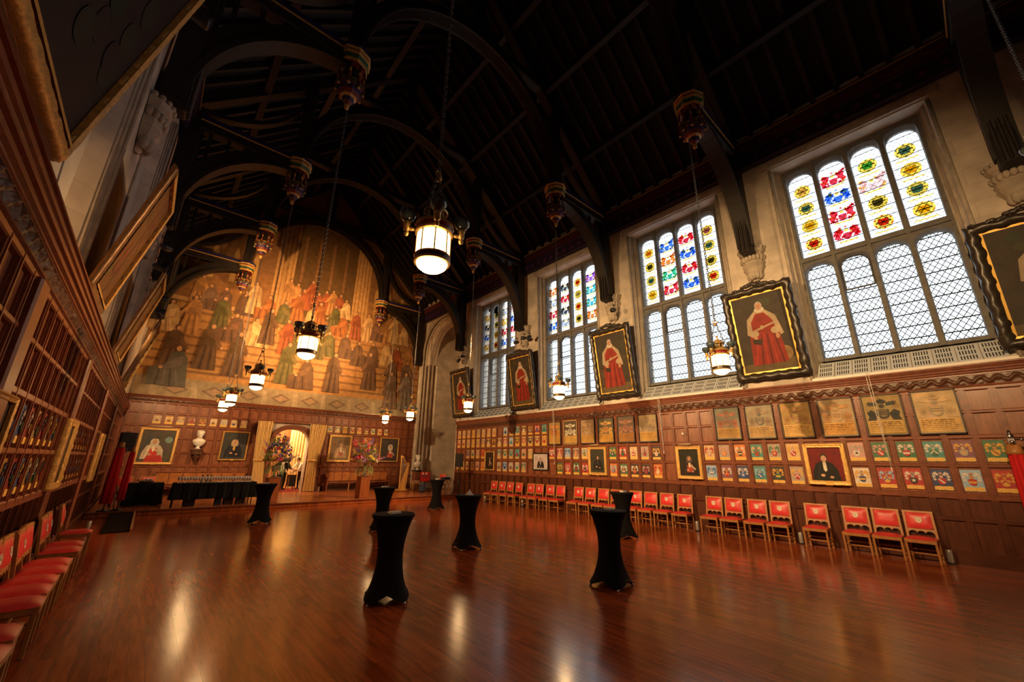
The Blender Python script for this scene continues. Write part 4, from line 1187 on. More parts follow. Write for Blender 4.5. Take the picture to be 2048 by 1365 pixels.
def mural():
    rr = random.Random(31)
    c = Canvas(); c.step = .00012
    L, Rr = XL - 5.775 + .06, XR - 5.775 - .06
    
    c.p([(L, 4.48), (Rr, 4.48), (Rr, 12.2), (0, 18.6), (L, 12.2)], (.20, .105, .04))
    # tall back architecture: pale piers and dark recesses
    for x in (-2.45, 1.95):
        c.rect(x, x + .95, 9.3, 15.2, (.42, .24, .09))
        for q in range(4): c.rect(x + .1 + .22 * q, x + .17 + .22 * q, 9.3, 15.2, (.27, .14, .05))
    c.rect(-1.5, 1.95, 9.6, 15.4, (.11, .055, .02))
    for q in range(4): c.rect(-1.2 + .8 * q, -1.05 + .8 * q, 11.6, 14.6, (.2, .10, .04))
    c.rect(-6.5, -2.45, 8.6, 11.5, (.23, .11, .04)); c.rect(2.9, 6.5, 8.6, 11.5, (.24, .12, .045))
    for x in (-5.2, -4.3, -3.4, 3.4, 4.3, 5.2): c.p([(x - .12, 10.6), (x + .12, 10.6), (x + .12, 12.2), (x, 12.6), (x - .12, 12.2)], (.45, .27, .09))
    # terraces and steps
    for i in range(9):
        z = 5.35 + i * .42
        a = 1 - i * .05
        c.p([(L, z), (Rr, z), (Rr, z + .3), (L, z + .3)], tuple(v * (1.25 - .03 * i) for v in (.33, .17, .06)))
        c.p([(L, z + .3), (Rr, z + .3), (Rr, z + .42), (L, z + .42)], (.22, .11, .04))
    c.rect(L, Rr, 9.1, 9.3, (.44, .27, .11))
    # paved foreground with lozenges
    c.rect(L, Rr, 4.48, 5.35, (.30, .225, .14))
    for i in range(9):
        x = -5.9 + i * 1.45
        c.p([(x, 4.85), (x + .5, 5.12), (x + 1.0, 4.85), (x + .5, 4.58)], (.19, .13, .085)); c.p([(x + .18, 4.85), (x + .5, 5.02), (x + .82, 4.85), (x + .5, 4.68)], (.33, .22, .13))
        c.p([(x - .36, 4.5), (x - .1, 4.5), (x - .2, 5.2), (x - .42, 5.2)], (.38, .29, .19))
    cols = [(.34, .17, .06), (.24, .07, .025), (.42, .26, .11), (.11, .06, .03), (.10, .085, .03), (.27, .095, .03), (.15, .09, .055), (.46, .30, .14), (.13, .065, .04)]
    for i in range(9): robed(c, -1.6 + .4 * i, 10.0 + .25 * (i % 2), 1.7, rr.choice(cols[:3] + cols[7:8]), rr, 'sit' if i % 3 else 'stand')
    for i in range(18):
        x = -5.6 + .66 * i + rr.uniform(-.15, .15)
        robed(c, x, 9.0 + rr.uniform(-.25, .25), 1.9, rr.choice(cols), rr, 'sit' if rr.random() < .6 else 'stand')
    for i in range(16):
        x = -6.1 + .8 * i + rr.uniform(-.2, .2)
        robed(c, x, 7.4 + rr.uniform(-.3, .35), 2.1, rr.choice(cols), rr, 'sit' if rr.random() < .5 else 'stand')
    for i in range(11):
        x = -6.0 + 1.2 * i + rr.uniform(-.25, .25)
        if i in (3, 7): continue
        robed(c, x, 5.45 + rr.uniform(-.1, .45), 2.4, rr.choice(cols), rr, 'stand' if rr.random() < .65 else 'sit')
    robed(c, -5.6, 4.95, 2.6, (.10, .085, .075), rr, 'sit'); robed(c, 6.0, 4.9, 2.5, (.2, .16, .13), rr)
    robed(c, 5.0, 4.9, 2.4, (.16, .10, .07), rr)
    root = c.build('mural', None, (5.775, YE - .02, 0))
    return tag(root, 'huge warm brown mural of robed figures on steps filling the end wall', 'mural')
mural()
# ------------------------------------------------------------------ red leather chairs
def chair(crest):
    root = thing('side_chair', 'x', 'chair')           # front faces local -y
    W, D, H = .22, .22, .45
    for s in (-1, 1):
        b = MB(); b.cbox(s * W - .02, s * W + .02, -D, -D + .04, 0, H - .06, .005); b.build('front_leg', M_oak, root)
        b = MB()
        b.bar((s * W, D - .0, 0), (s * W, D - .02, H - .04), .04, .04, up=(0, 1, 0)); b.bar((s * W, D - .02, H - .06), (s * (W - .005), D + .06, .95), .04, .036, up=(0, 1, 0))
        b.build('back_post', M_oak, root)
        b = MB(); b.cbox(s * W - .012, s * W + .012, -D + .02, D - .01, .13, .165, .004); b.build('side_stretcher', M_oak, root)
    b = MB(); b.cbox(-W, W, -.0, .025, .135, .165, .004); b.build('cross_stretcher', M_oak, root)
    b = MB(); b.cbox(-W, W, D - .03, D - .005, .19, .22, .004); b.build('rear_stretcher', M_oak, root)
    b = MB()
    b.cbox(-W - .02, W + .02, -D - .012, -D + .018, H - .085, H - .015, .005); b.cbox(-W - .02, W + .02, D - .03, D, H - .08, H - .015, .005)
    for s in (-1, 1): b.cbox(s * W - .018, s * W + .018, -D, D, H - .08, H - .015, .005)
    b.build('seat_rail', M_oak, root)
    b = MB()
    n = 8; vs = []
    for i in range(n + 1):
        for j in range(n + 1):
            u, v = i / n * 2 - 1, j / n * 2 - 1
            vs.append((u * (W + .022), v * (D + .015) - .0, H - .02 + .05 * (1 - abs(u) ** 4) * (1 - abs(v) ** 4)))
    b.add(vs, [(i * (n + 1) + j, (i + 1) * (n + 1) + j, (i + 1) * (n + 1) + j + 1, i * (n + 1) + j + 1) for i in range(n) for j in range(n)], 0, True)
    b.build('seat', M_red, root)
    # raked back: built upright and leaned
    T = Matrix.Translation((0, D - .012, H)) @ Matrix.Rotation(R(-9.2), 4, 'X')
    b = MB(); b.cbox(-W - .022, W + .022, -.022, .022, .465, .505, .006, M=T); b.build('top_rail', M_oak, root)
    b = MB()
    vs = []
    for i in range(n + 1):
        for j in range(n + 1):
            u, v = i / n * 2 - 1, j / n * 2 - 1
            vs.append((u * .195, -.018 - .03 * (1 - abs(u) ** 4) * (1 - abs(v) ** 4), .31 + v * .155))
    b.add(vs, [(i * (n + 1) + j, (i + 1) * (n + 1) + j, (i + 1) * (n + 1) + j + 1, i * (n + 1) + j + 1) for i in range(n) for j in range(n)], 0, True, M=T)
    b.box(-.195, .195, -.018, .012, .155, .465, M=T)
    pad = b.build('backrest', M_red, root)
    b = MB()
    for k in range(13):
        for z in (.165, .455): b.ball((-.18 + .03 * k, -.022, z), .006, 5, 4, M=T)
    for k in range(9):
        for x in (-.185, .185): b.ball((x, -.022, .18 + .032 * k), .006, 5, 4, M=T)
    b.build('brass_nailing', M_brass, pad)
    b = MB()
    pts = [(-.2, .15), (-.2, .12)]
    for k in range(3):
        x0 = -.19 + k * .1267
        pts += [(x0 + .1267 * (.5 - .5 * cos(pi * i / 6)), .062 + .05 * sin(pi * i / 6) + .0) for i in range(7)]
    pts += [(.2, .12), (.2, .15)]
    b.prism(pts, -.012, .012, M=T); b.build('scalloped_rail', M_oak, root)
    if crest:
        b = MB(); cz = .32
        b.prism(shield(0, cz, .05, .05), -.053, -.046, M=T)
        rr = random.Random(2)
        sh = b.build('painted_shield', mat('shield_cream', (.72, .66, .52), .5), pad)
        b = MB()
        for k in range(9):
            x, z = rr.uniform(-.035, .035), cz + rr.uniform(-.03, .04); b.prism(star(x, z, .004, .012, 4, rr.random()), -.055, -.0525, M=T)
        b.build('shield_charge', mat('shield_grey', (.35, .28, .22), .6), sh)
    return root
ch1, ch0 = chair(True), chair(False)
T1, T0 = grab(ch1), grab(ch0); used = {}
def put_chair(loc, rot, lab, grp, crest=True, jit=0.):
    key = crest
    o = (ch1 if crest else ch0) if key not in used else copy_tree(None, None, T1 if crest else T0)
    used[key] = 1
    o.location = loc; o.rotation_euler = (0, 0, rot); o['label'] = lab; o['group'] = grp
    return o
RYS = [('of the nearest three', [1.19, 1.71, 2.22]), ('', [2.98]), ('of the first foursome', [3.75, 4.29, 4.88, 5.43]), ('of the second foursome', [6.28, 6.87, 7.42, 7.98]),
       ('of the third foursome', [8.73, 9.28, 9.84, 10.43]), ('of the fourth foursome', [11.32, 11.89, 12.5, 13.04]), ('of the farthest foursome', [13.77, 14.37, 14.9, 15.52])]
bare = {(0, 1), (3, 2), (4, 1), (5, 0)}
for gi, (nm, ys_) in enumerate(RYS):
    for k, y in enumerate(ys_):
        cr = (gi, k) not in bare
        if not nm: lab = 'red leather chair with white shield standing alone along the window wall'
        else: lab = f"red leather chair {'with' if cr else 'without'} shield, {ORD[k]} {nm} along the window wall"
        put_chair((XR - .37 + .02 * sin(y * 5), y, 0), RW + R(1.5 * sin(y * 9)), lab, 'red leather chairs along the window wall', cr)
LYS = [3.0, 3.5, 4.05, 4.6, 5.1, 5.65, 6.6, 7.15, 7.65, 8.2, 8.75, 9.75, 10.35, 11.8]
for k, y in enumerate(LYS):
    put_chair((XL + .42 + .015 * sin(y * 4), y, 0), LW + R(1.5 * sin(y * 7)), f"red leather chair seen side-on, {ORD[k]} from the near end opposite the windows", 'red leather chairs opposite the windows', k % 4 != 2)

# ------------------------------------------------------------------ cocktail tables in stretch covers
def cocktail(seed, rot):
    root = thing('cocktail_table', 'x', 'table')
    rt, H = .30, 1.10
    b = MB(); n = 48; vs = []; prof = []
    for i in range(23):
        t = i / 22; z = .035 + (H - .05 - .035) * t
        w = .175 + (.285 - .175) * max(0, (t - .52) / .48) ** 1.9 + (.30 - .175) * max(0, (.52 - t) / .52) ** 1.9
        prof.append((w, z, max(0, (.5 - t) / .5) ** 2))
    fs = []
    for i, (w, z, q) in enumerate(prof):
        for j in range(n):
            a = 2 * pi * j / n
            c4 = abs(cos(2 * (a))) ** 1.3        # four stretched corners
            r = w * (1 + q * .22 * (c4 - .35))
            zz = z + (q ** 4) * .085 * (1 - c4)
            vs.append((r * cos(a), r * sin(a), zz))
    for i in range(len(prof) - 1):
        for j in range(n): fs.append((i * n + j, i * n + (j + 1) % n, (i + 1) * n + (j + 1) % n, (i + 1) * n + j))
    b.add(vs, fs, 0, True); b.build('stretch_cover', M_black, root)
    b = MB(); b.lathe([(0, H - .05), (rt - .012, H - .05), (rt, H - .04), (rt, H - .01), (rt - .01, H), (0, H)], 48); b.build('tabletop_cover', M_black, root, auto=40)
    b = MB(); b.lathe([(.035, .08), (.035, H - .05)], 12); b.build('pedestal_pole', M_blackm, root)
    for k in range(4):
        a = k * pi / 2
        b = MB(); b.tube([(.03 * cos(a), .03 * sin(a), .10), (.2 * cos(a), .2 * sin(a), .06), (.335 * cos(a), .335 * sin(a), .03)], [.02, .017, .014], 8); ft = b.build('foot', M_blackm, root)
        b = MB(); b.lathe([(.02, 0), (.022, .012), (.012, .028), (.0, .03)], 10, 0, (.335 * cos(a), .335 * sin(a), 0)); b.build('levelling_glide', M_silver, ft)
    return root
TB = [(2.868, 5.839, 20, 'nearest cocktail table in black stretch cover, in front of the others'), (5.895, 4.285, 52, 'black-covered cocktail table nearest the window-wall chairs'), (5.713, 7.969, 35, 'black-covered cocktail table in the middle of the floor, folded napkin on it'),
      (9.687, 6.554, 15, 'black-covered cocktail table close to the row of chairs, half hidden by another'), (8.984, 14.715, 40, 'farthest black-covered cocktail table, beside the stage steps and trolley'), (2.89, 14.53, 22, 'black-covered cocktail table overlapping the long bar table'),
      (5.2, 11.3, 30, 'black-covered cocktail table directly behind the nearest one, its foot hidden')]
tb0 = cocktail(0, 0); tt = grab(tb0)
def napkin_pile(label, loc, kind):
    root = thing('napkin_pile' if kind != 2 else 'folded_napkin', label, 'napkin', loc)
    b = MB()
    if kind == 2:
        b.lathe([(.10, 0), (.105, .006), (.1, .012)], 24); b.build('saucer', M_white, root)
        b = MB(); b.add([(-.07, -.05, .012), (.07, -.05, .012), (.06, .05, .012), (-.06, .05, .012), (0, 0, .12), (.015, .01, .115)], [(0, 1, 4), (1, 2, 5, 4), (2, 3, 5), (3, 0, 4, 5)]); b.build('napkin_peak', M_white, root)
    else:
        b.cbox(-.085, .085, -.06, .06, 0, .018, .005); b.build('napkin_stack', M_white, root)
        b = MB(); b.cbox(-.078, .082, -.055, .058, .018, .034, .006); b.build('top_napkin', M_white, root, rotz=.12)
    return root
for i, (x, y, a, lab) in enumerate(TB):
    o = tb0 if i == 0 else copy_tree(None, None, tt)
    place(o, (x, y, 0), R(a), lab, 'cocktail tables in black stretch covers')
    kind = 2 if i in (2,) else 1
    napkin_pile(('folded white napkin standing in a peak on the middle cocktail table' if kind == 2 else
                 'small stack of white napkins on the ' + ['nearest cocktail table', 'cocktail table nearest the window-wall chairs', '', 'half-hidden cocktail table near the chairs', 'farthest cocktail table', 'cocktail table before the bar', 'cocktail table behind the nearest one'][i]),
                (x - .02, y - .05, 1.101), kind)
b = MB(); b.lathe([(0, 0), (.09, 0), (.1, .006), (.0, .008)], 20)
tag(b.build('paper_coaster', M_white, None, (6.71, 12.29, .001)), 'small white paper disc lying on the bare floor', 'coaster')

# ------------------------------------------------------------------ uplights on the floor, window cords, wall knob
def uplight():
    root = thing('uplight', 'x', 'uplight')
    b = MB(); b.lathe([(.045, .02), (.05, .03), (.05, .25), (.045, .26)], 14); b.build('housing', mat('uplight_shell', (.45, .45, .44), .3, .4), root)
    b = MB(); b.lathe([(.04, .26), (.042, .265), (.03, .268)], 14); b.build('lens', M_silver, root)
    b = MB(); b.cbox(-.07, .07, -.07, .07, 0, .02, .004); b.build('base', M_blackm, root)
    return root
u0 = uplight(); ut = grab(u0)
for i, (x, y, lab) in enumerate([(12.5, .85, 'before the nearest chair'), (12.5, 3.38, 'between the lone chair and the first foursome'), (12.3, 5.85, 'beyond the first foursome of chairs'),
                                 (12.45, 13.42, 'between the two farthest foursomes of chairs'), (12.4, 15.95, 'beyond the farthest chair'), (-.75, 15.2, 'by the chairs opposite the windows')]):
    o = u0 if i == 0 else copy_tree(None, None, ut)
    place(o, (x, y, 0), .3 * i, 'small silver uplight on the floor ' + lab, 'floor uplights')
for y, z0, lab in ((11.58, 1.84, 'below the third window'), (6.78, 2.24, 'below the second window'), (1.4, 1.83, 'below the nearest full window')):
    root = thing('window_cord', 'thin cream window cord hanging over the panelling ' + lab, 'cord', (XR - .19, y, 0), 0, 'window cords')
    b = MB(); b.tube([(0, 0, 4.0), (0, -.01, 3.2), (0, .0, z0)], .006, 5); b.tube([(0, .05, 4.0), (.0, .03, 3.0), (0, .0, z0 + .05)], .006, 5); b.build('cord', M_white, root)
    b = MB(); b.lathe([(0, z0 - .1), (.014, z0 - .09), (.011, z0), (.0, z0 + .01)], 8); b.build('acorn_pull', M_white, root)
b = MB(); b.ball((0, 0, 0), .04, 12, 8, sc=(1, .6, 1))
tag(b.build('wall_sensor', M_white, None, (XR - .03, 6.17, 2.76), RW), 'small round white sensor on plain panels above the ornate gilt portrait', 'sensor')

# ------------------------------------------------------------------ red banners on poles
def banner(label, loc, w, h, z0, clamp):
    root = thing('furled_banner', label, 'banner', loc)
    n = 26
    b = MB(); vs = []
    for i in range(n):
        a = 2 * pi * i / n; r = 1 + .22 * sin(5 * a)
        for z, k in ((z0, 1.0), (z0 + h * .5, .92), (z0 + h - .02, .75)): vs.append((w / 2 * k * r * cos(a), w / 3.2 * k * r * sin(a), z))
    fs = [(i * 3 + j, ((i + 1) % n) * 3 + j, ((i + 1) % n) * 3 + j + 1, i * 3 + j + 1) for i in range(n) for j in range(2)]
    fs += [tuple(i * 3 + 2 for i in range(n)), tuple(i * 3 for i in range(n))[::-1]]
    b.add(vs, fs, 0, True); b.build('red_cloth', M_redc, root)
    b = MB(); b.lathe([(.025, 0.03), (.025, z0 + h + .1)], 8); b.build('pole', M_oak, root)
    b = MB(); b.lathe([(.16, 0), (.16, .025), (.05, .04), (.03, .08)], 16); b.build('base', M_blackm, root)
    b = MB(); b.lathe([(w * .36, z0 + h - .02), (w * .3, z0 + h + .04), (w * .26, z0 + h + .16)], 12); b.build('collar', M_oak, root)
    if clamp:
        b = MB(); z = z0 + h + .16
        b.cbox(-.07, .07, -.05, .05, z, z + .12, .01); b.lathe([(.05, 0), (.055, .06), (.03, .1), (.02, .16), (0, .17)], 12, 0, (0, 0, z + .1))
        b.tube([(-.13, 0, z + .04), (.13, 0, z + .04)], .018, 8); b.tube([(0, -.12, z + .09), (0, .1, z + .09)], .016, 8)
        b.ball((-.14, 0, z + .04), .035, 8, 6); b.ball((0, -.13, z + .09), .03, 8, 6)
        b.build('metal_clamp', M_silver, root)
    return root
banner('red furled banner with a metal clamp on top, standing by the window wall', (12.28, -.42, 0), .36, 2.0, .12, True)
banner('tall red furled banner beside the loudspeaker near the stage, against the dim panelling', (-.68, 18.52, STG), .26, 1.72, .22, False)
banner('second red furled banner, standing behind the first near the loudspeaker stand', (-.36, 18.55, STG), .17, 1.5, .3, False)

# ------------------------------------------------------------------ loudspeakers on tripods
def speaker(label, loc, rot, zc):
    s = thing('loudspeaker', label, 'loudspeaker', (loc[0], loc[1], zc), rot)
    b = MB()
    b.vprism([(-.2, -.18), (.2, -.18), (.17, .1), (.1, .2), (-.1, .2), (-.17, .1)], -.31, .31); b.build('cabinet', M_plastic, s)
    b = MB(); b.cbox(-.17, .17, -.19, -.18, -.28, .28, .004); g = b.build('front_grille', mat('grille_black', (.02, .02, .021), .7, bump=.5, scale=300), s)
    b = MB(); b.cbox(-.02, .02, -.196, -.19, -.25, -.235, .001); b.build('badge', M_silver, g)
    b = MB(); b.tube([(-.06, .02, .31), (-.06, .02, .335), (.06, .02, .335), (.06, .02, .31)], .012, 6); b.build('handle', M_blackm, s)
    return s
def stand(label, loc, zt, rot=0.):
    t = thing('speaker_stand', label, 'stand', loc, rot)
    b = MB(); b.lathe([(.019, .1), (.019, zt)], 10); b.lathe([(.024, .5), (.024, 1.05)], 10); b.build('pole', M_blackm, t)
    b = MB(); b.lathe([(.04, .98), (.045, 1.0), (.045, 1.06), (.03, 1.08)], 12); b.build('collar', M_plastic, t)
    for k in range(3):
        a = R(120 * k + 30)
        b = MB(); b.tube([(.03 * cos(a), .03 * sin(a), .95), (.42 * cos(a), .42 * sin(a), .02)], .014, 8); l = b.build('leg', mat('stand_grey', (.07, .07, .075), .4, .6), t)
        b = MB(); b.lathe([(.025, 0), (.025, .035), (.012, .06)], 8, 0, (.425 * cos(a), .425 * sin(a), 0)); b.build('rubber_foot', M_plastic, l)
        b = MB(); b.tube([(.02 * cos(a), .02 * sin(a), .45), (.22 * cos(a), .22 * sin(a), .46)], .009, 6); b.build('brace', M_blackm, t)
    return t
stand('black tripod stand carrying the loudspeaker beside the red banners', (-.62, 19.12, STG), 1.805, .4)
speaker('black loudspeaker on a tripod beside the red banners', (-.62, 19.12, 0), R(25), 2.3)
stand('black tripod stand carrying the loudspeaker at the window-wall end of the stage', (11.6, 17.1, 0), 1.54, .2)
speaker('black loudspeaker on a tripod in front of the pale arms plaques', (11.6, 17.1, 0), R(-35), 1.86)

# ------------------------------------------------------------------ stage furniture
def cloth_table(name, label, loc, w, d, h, folds=18):
    root = thing(name, label, 'table', loc)
    b = MB(); b.cbox(-w / 2, w / 2, -d / 2, d / 2, h - .03, h, .008); b.build('cloth_top', M_black, root)
    b = MB(); per = []
    nx, ny = int(w / .03), int(d / .03)
    for i in range(nx): per.append((-w / 2 + w * i / nx, -d / 2))
    for i in range(ny): per.append((w / 2, -d / 2 + d * i / ny))
    for i in range(nx): per.append((w / 2 - w * i / nx, d / 2))
    for i in range(ny): per.append((-w / 2, d / 2 - d * i / ny))
    vs = []; n = len(per)
    for i, (x, y) in enumerate(per):
        L = math.hypot(x / w * 2, y / d * 2); nx_, ny_ = (x / (w / 2)), (y / (d / 2))
        ex, ey = (nx_ if abs(nx_) > .999 else 0), (ny_ if abs(ny_) > .999 else 0)
        q = .018 * sin(i * .55) + .01 * sin(i * 1.3)
        vs += [(x, y, h - .004), (x + ex * (.012 + q), y + ey * (.012 + q), h * .5 + .02), (x + ex * (.03 + 2 * q), y + ey * (.03 + 2 * q), .23 if 'long' in label else .04)]
    fs = [(i * 3 + j, ((i + 1) % n) * 3 + j, ((i + 1) % n) * 3 + j + 1, i * 3 + j + 1) for i in range(n) for j in range(2)]
    b.add(vs, fs, 0, True); b.build('cloth_skirt', M_black, root)
    for sx in (-1, 1):
        for sy in (-1, 1):
            b = MB(); b.lathe([(.016, 0), (.016, h - .03)], 8, 0, (sx * (w / 2 - .08), sy * (d / 2 - .08), 0)); b.build('leg', M_blackm, root)
    return root
cloth_table('side_table', 'small black-clothed table beside the loudspeaker, red chairs behind it', (.18, 19.95, STG), 1.0, .7, .76)
cloth_table('bar_table', 'long black-clothed bar table set out with rows of glasses', (2.15, 19.1, STG), 2.5, .75, .78)
# glasses
def glass_mesh():
    b = MB(); b.lathe([(.034, 0), (.034, .003), (.006, .008), (.005, .08), (.02, .095), (.036, .125), (.038, .155), (.031, .2)], 12, cap=False)
    m = bpy.data.materials.new('clear_glass'); t, p, N, L = nt(m)
    p.inputs['Base Color'].default_value = (.95, .96, .98, 1); p.inputs['Roughness'].default_value = .15; p.inputs['Metallic'].default_value = .45; p.inputs['Alpha'].default_value = .92; p.inputs['Specular IOR Level'].default_value = 1
    o = b.build('wine_glass', m); me = o.data; bpy.data.objects.remove(o); return me
GM = glass_mesh()
for r in range(4):
    for k in range(27):
        o = bpy.data.objects.new('wine_glass', GM); COL.objects.link(o)
        x = 1.03 + k * .083 + .01 * (r % 2)
        if k in (6, 11): continue_ = True
        o.location = (x, 18.86 + r * .11, STG + .781)
        tag(o, 'stemmed glass in the close rows on the long black bar table', 'glass', 'stemmed glasses on the bar table')
def bottle(label, loc, col, grp=None):
    root = thing('bottle', label, 'bottle', loc, 0, grp)
    b = MB(); b.lathe([(0, 0), (.037, 0), (.038, .17), (.034, .2), (.016, .24), (.014, .3), (.0, .3)], 14); b.build('bottle_glass', mat('bottle_%d' % int(col[1] * 1000), col, .15), root, auto=50)
    b = MB(); b.lathe([(.0385, .05), (.0385, .14)], 14, cap=False); b.build('label', M_white, root)
    b = MB(); b.lathe([(.017, .27), (.017, .305), (0, .307)], 10); b.build('capsule', M_gold, root)
for i, x in enumerate((1.72, 1.86, 1.98)): bottle(('first', 'second', 'third')[i] + ' dark wine bottle standing behind the bar glasses, counted from the bust side', (x, 19.36, STG + .781), (.012, .02, .012), 'wine bottles on the bar table')
bottle('clear bottle with a reddish drink at the back of the bar table', (2.72, 19.38, STG + .781), (.4, .03, .05))
# stores beneath the bar table
for i, (x, w, col, lab) in enumerate([(1.45, .34, (.035, .03, .03), 'dark holdall under the bar table at its loudspeaker end'), (2.3, .2, (.03, .08, .16), 'blue box under the middle of the bar table'), (2.62, .3, (.05, .04, .04), 'brown crate under the bar table'), (3.0, .28, (.06, .055, .06), 'grey crate under the bar table at its doorway end')]):
    root = thing('storage_crate' if i else 'holdall', lab, 'crate' if i else 'bag', (x, 19.05, STG))
    b = MB(); b.cbox(-w / 2, w / 2, -.15, .15, 0, .26, .03 if i == 0 else .012); b.build('body', mat('crate_%d' % i, col, .7, var=.3), root)
    b = MB(); b.tube([(-.06, -.155, .2), (-.05, -.17, .24), (.05, -.17, .24), (.06, -.155, .2)], .01, 6); b.build('handle', M_blackm, root)
# heap of cutlery / cloths on the side table
root = thing('bread_basket', 'low pale basket of wrapped things on the small black side table', 'basket', (.18, 19.8, STG + .761))
b = MB(); b.lathe([(.12, 0), (.17, .06), (.18, .07), (.16, .06)], 18, sx=1.3); b.build('basket_bowl', mat('wicker', (.32, .26, .18), .8), root)
b = MB(); rr = random.Random(4)
for k in range(16): b.ball((rr.uniform(-.15, .15), rr.uniform(-.1, .1), .07 + rr.uniform(0, .05)), .05, 7, 5, sc=(1, .8, .7))
tag(b.build('wrapped_contents', mat('paper_wrap', (.45, .4, .33), .7), root), kind='stuff')
for i, x in enumerate((-.42, .22)): put_chair((x, 20.7, STG), 0, ('red leather chair behind the small black side table, ' + ('beside the loudspeaker' if i == 0 else 'nearer the bar table')), 'red chairs behind the side table', bool(i))
put_chair((12.2, 19.75, STG), R(-70), 'red leather chair at the window-wall end of the stage, beside the music stand', 'red chairs on the stage', False)

# oak settles against the end wall
def settle(label, x0, x1):
    root = thing('settle', label, 'bench', ((x0 + x1) / 2, YE - .35, STG)); w = (x1 - x0) / 2
    b = MB(); b.cbox(-w, w, -.28, .12, .42, .47, .01); b.build('seat', M_panel2, root)
    b = MB(); b.cbox(-w, w, .1, .15, .5, .98, .01); n = int(w * 2 / .42)
    b.build('backrest', M_oak2, root)
    b = MB(); b.cbox(-w - .02, w + .02, .07, .17, .98, 1.04, .01); b.build('top_rail', M_panel2, root)
    b = MB()
    for k in range(n + 1): b.cbox(-w + 2 * w * k / n - .025, -w + 2 * w * k / n + .025, .085, .11, .48, .98, .004)
    b.build('back_stile', M_panel2, root)
    for s in (-1, 1):
        b = MB(); b.cbox(s * w - .03, s * w + .03, -.28, .16, 0, .72, .01); b.build('end_panel', M_panel2, root)
    for k in range(1, 3):
        b = MB(); b.cbox(-w + 2 * w * k / 3 - .025, -w + 2 * w * k / 3 + .025, -.25, -.2, 0, .42, .006); b.build('leg', M_oak, root)
    return root
M_oak2 = mat('settle_oak', (.34, .12, .035), .3, var=.2, scale=5)
settle('long oak settle against the end wall behind the bar table', .45, 3.75)
settle('long oak settle against the end wall right of the curtains, behind the flower pedestal', 7.5, 11.0)

# busts
def bust(label, loc, s=1.):
    root = thing('marble_bust', label, 'bust', loc); root.scale = (s,) * 3
    b = MB()
    b.lathe([(0, 0), (.11, 0), (.11, .03), (.07, .05), (.06, .1), (.09, .12)], 16); b.build('socle', M_marble, root)
    b = MB()
    b.lathe([(.05, .1), (.13, .14), (.2, .22), (.245, .32), (.25, .39), (.21, .42), (.14, .455), (.095, .49), (.085, .58)], 20, sy=.62)
    b.ball((0, -.02, .665), .142, 16, 12, sc=(.85, 1.05, 1.22))
    b.ball((0, -.168, .64), .027, 8, 6, sc=(.8, 1, 1.6)); b.ball((0, -.125, .55), .055, 8, 6)
    for q in (-1, 1): b.ball((q * .122, .0, .65), .032, 8, 6, sc=(.5, 1, 1.4)); b.ball((q * .048, -.142, .69), .02, 8, 5)
    b.build('head_and_shoulders', M_marble, root)
    b = MB()
    for k in range(22):
        a = R(-60 + 300 * k / 21 + 0); b.ball((.108 * sin(a + pi * .83), .02 - .11 * cos(a + pi * .83), .735 + .06 * (k % 3) / 2), .052, 7, 5)
    b.build('carved_hair', M_marble, root)
    return root
bust('white marble bust on a dark wall bracket, between two portraits', (1.68, YE - .24, 2.2), .98)
root = thing('wall_bracket', 'dark carved wall bracket carrying the white bust', 'bracket', (1.68, YE - .05, 1.55))
b = MB(); b.cbox(-.23, .23, -.42, 0, .57, .64, .01); b.cbox(-.2, .2, -.38, 0, .38, .57, .02); b.build('shelf', M_carve, root)
b = MB(); b.lathe([(0, 0), (.04, .03), (.03, .08), (.08, .12), (.1, .22), (.16, .3), (.18, .38)], 12, sy=.9, c=(0, -.16, 0)); b.build('carved_drop', M_carve, root)
b = MB()
for q in (-1, 1):
    for k in range(3): b.ball((q * .13, -.395, .42 + .05 * k), .04, 8, 5)
b.build('carved_rosette', M_carve, root)
root = thing('bust_pedestal', 'wooden pedestal carrying the white bust in front of the stone arch', 'pedestal', (12.35, 22.6, STG))
b = MB(); b.cbox(-.22, .22, -.2, .2, .06, 1.02, .01); b.build('column', M_panel, root)
b = MB(); b.cbox(-.26, .26, -.24, .24, 0, .06, .008); b.build('plinth', M_panel2, root)
b = MB(); b.cbox(-.26, .26, -.24, .24, 1.02, 1.08, .008); b.build('cap', M_blackm, root)
bust('white marble bust on a wooden pedestal before the stone arch', (12.35, 22.6, STG + 1.08), 1.05)
# ------------------------------------------------------------------ flower arrangements on pedestals
def petals(kind):
    b = MB()
    if kind == 0:
        for k in range(6):
            a = k * pi / 3; b.add([(0, 0, 0), (.03 * cos(a - .4), .03 * sin(a - .4), .015), (.055 * cos(a), .055 * sin(a), .01), (.03 * cos(a + .4), .03 * sin(a + .4), .015)], [(0, 1, 2, 3)])
        b.ball((0, 0, .012), .014, 6, 4)
    elif kind == 1:
        for q in range(3):
            for k in range(5):
                a = k * 2 * pi / 5 + q * .6; r = .045 - .012 * q
                b.add([(0, 0, .008 * q), (r * .8 * cos(a - .55), r * .8 * sin(a - .55), .012 + .012 * q), (r * cos(a), r * sin(a), .02 + .012 * q), (r * .8 * cos(a + .55), r * .8 * sin(a + .55), .012 + .012 * q)], [(0, 1, 2, 3)])
    else:
        for k in range(14): b.ball((.012 * cos(k * 2.4), .012 * sin(k * 2.4), .011 * k), .014 - .0006 * k, 6, 4)
    o = b.build('flower', M_objr); me = o.data; bpy.data.objects.remove(o); return me
FM = [petals(k) for k in range(3)]
FC = [(.85, .75, .68), (.75, .35, .7), (.2, .14, .75), (.9, .35, .09), (.85, .08, .15), (.9, .75, .15), (.5, .2, .65), (.9, .86, .8), (.9, .45, .2)]
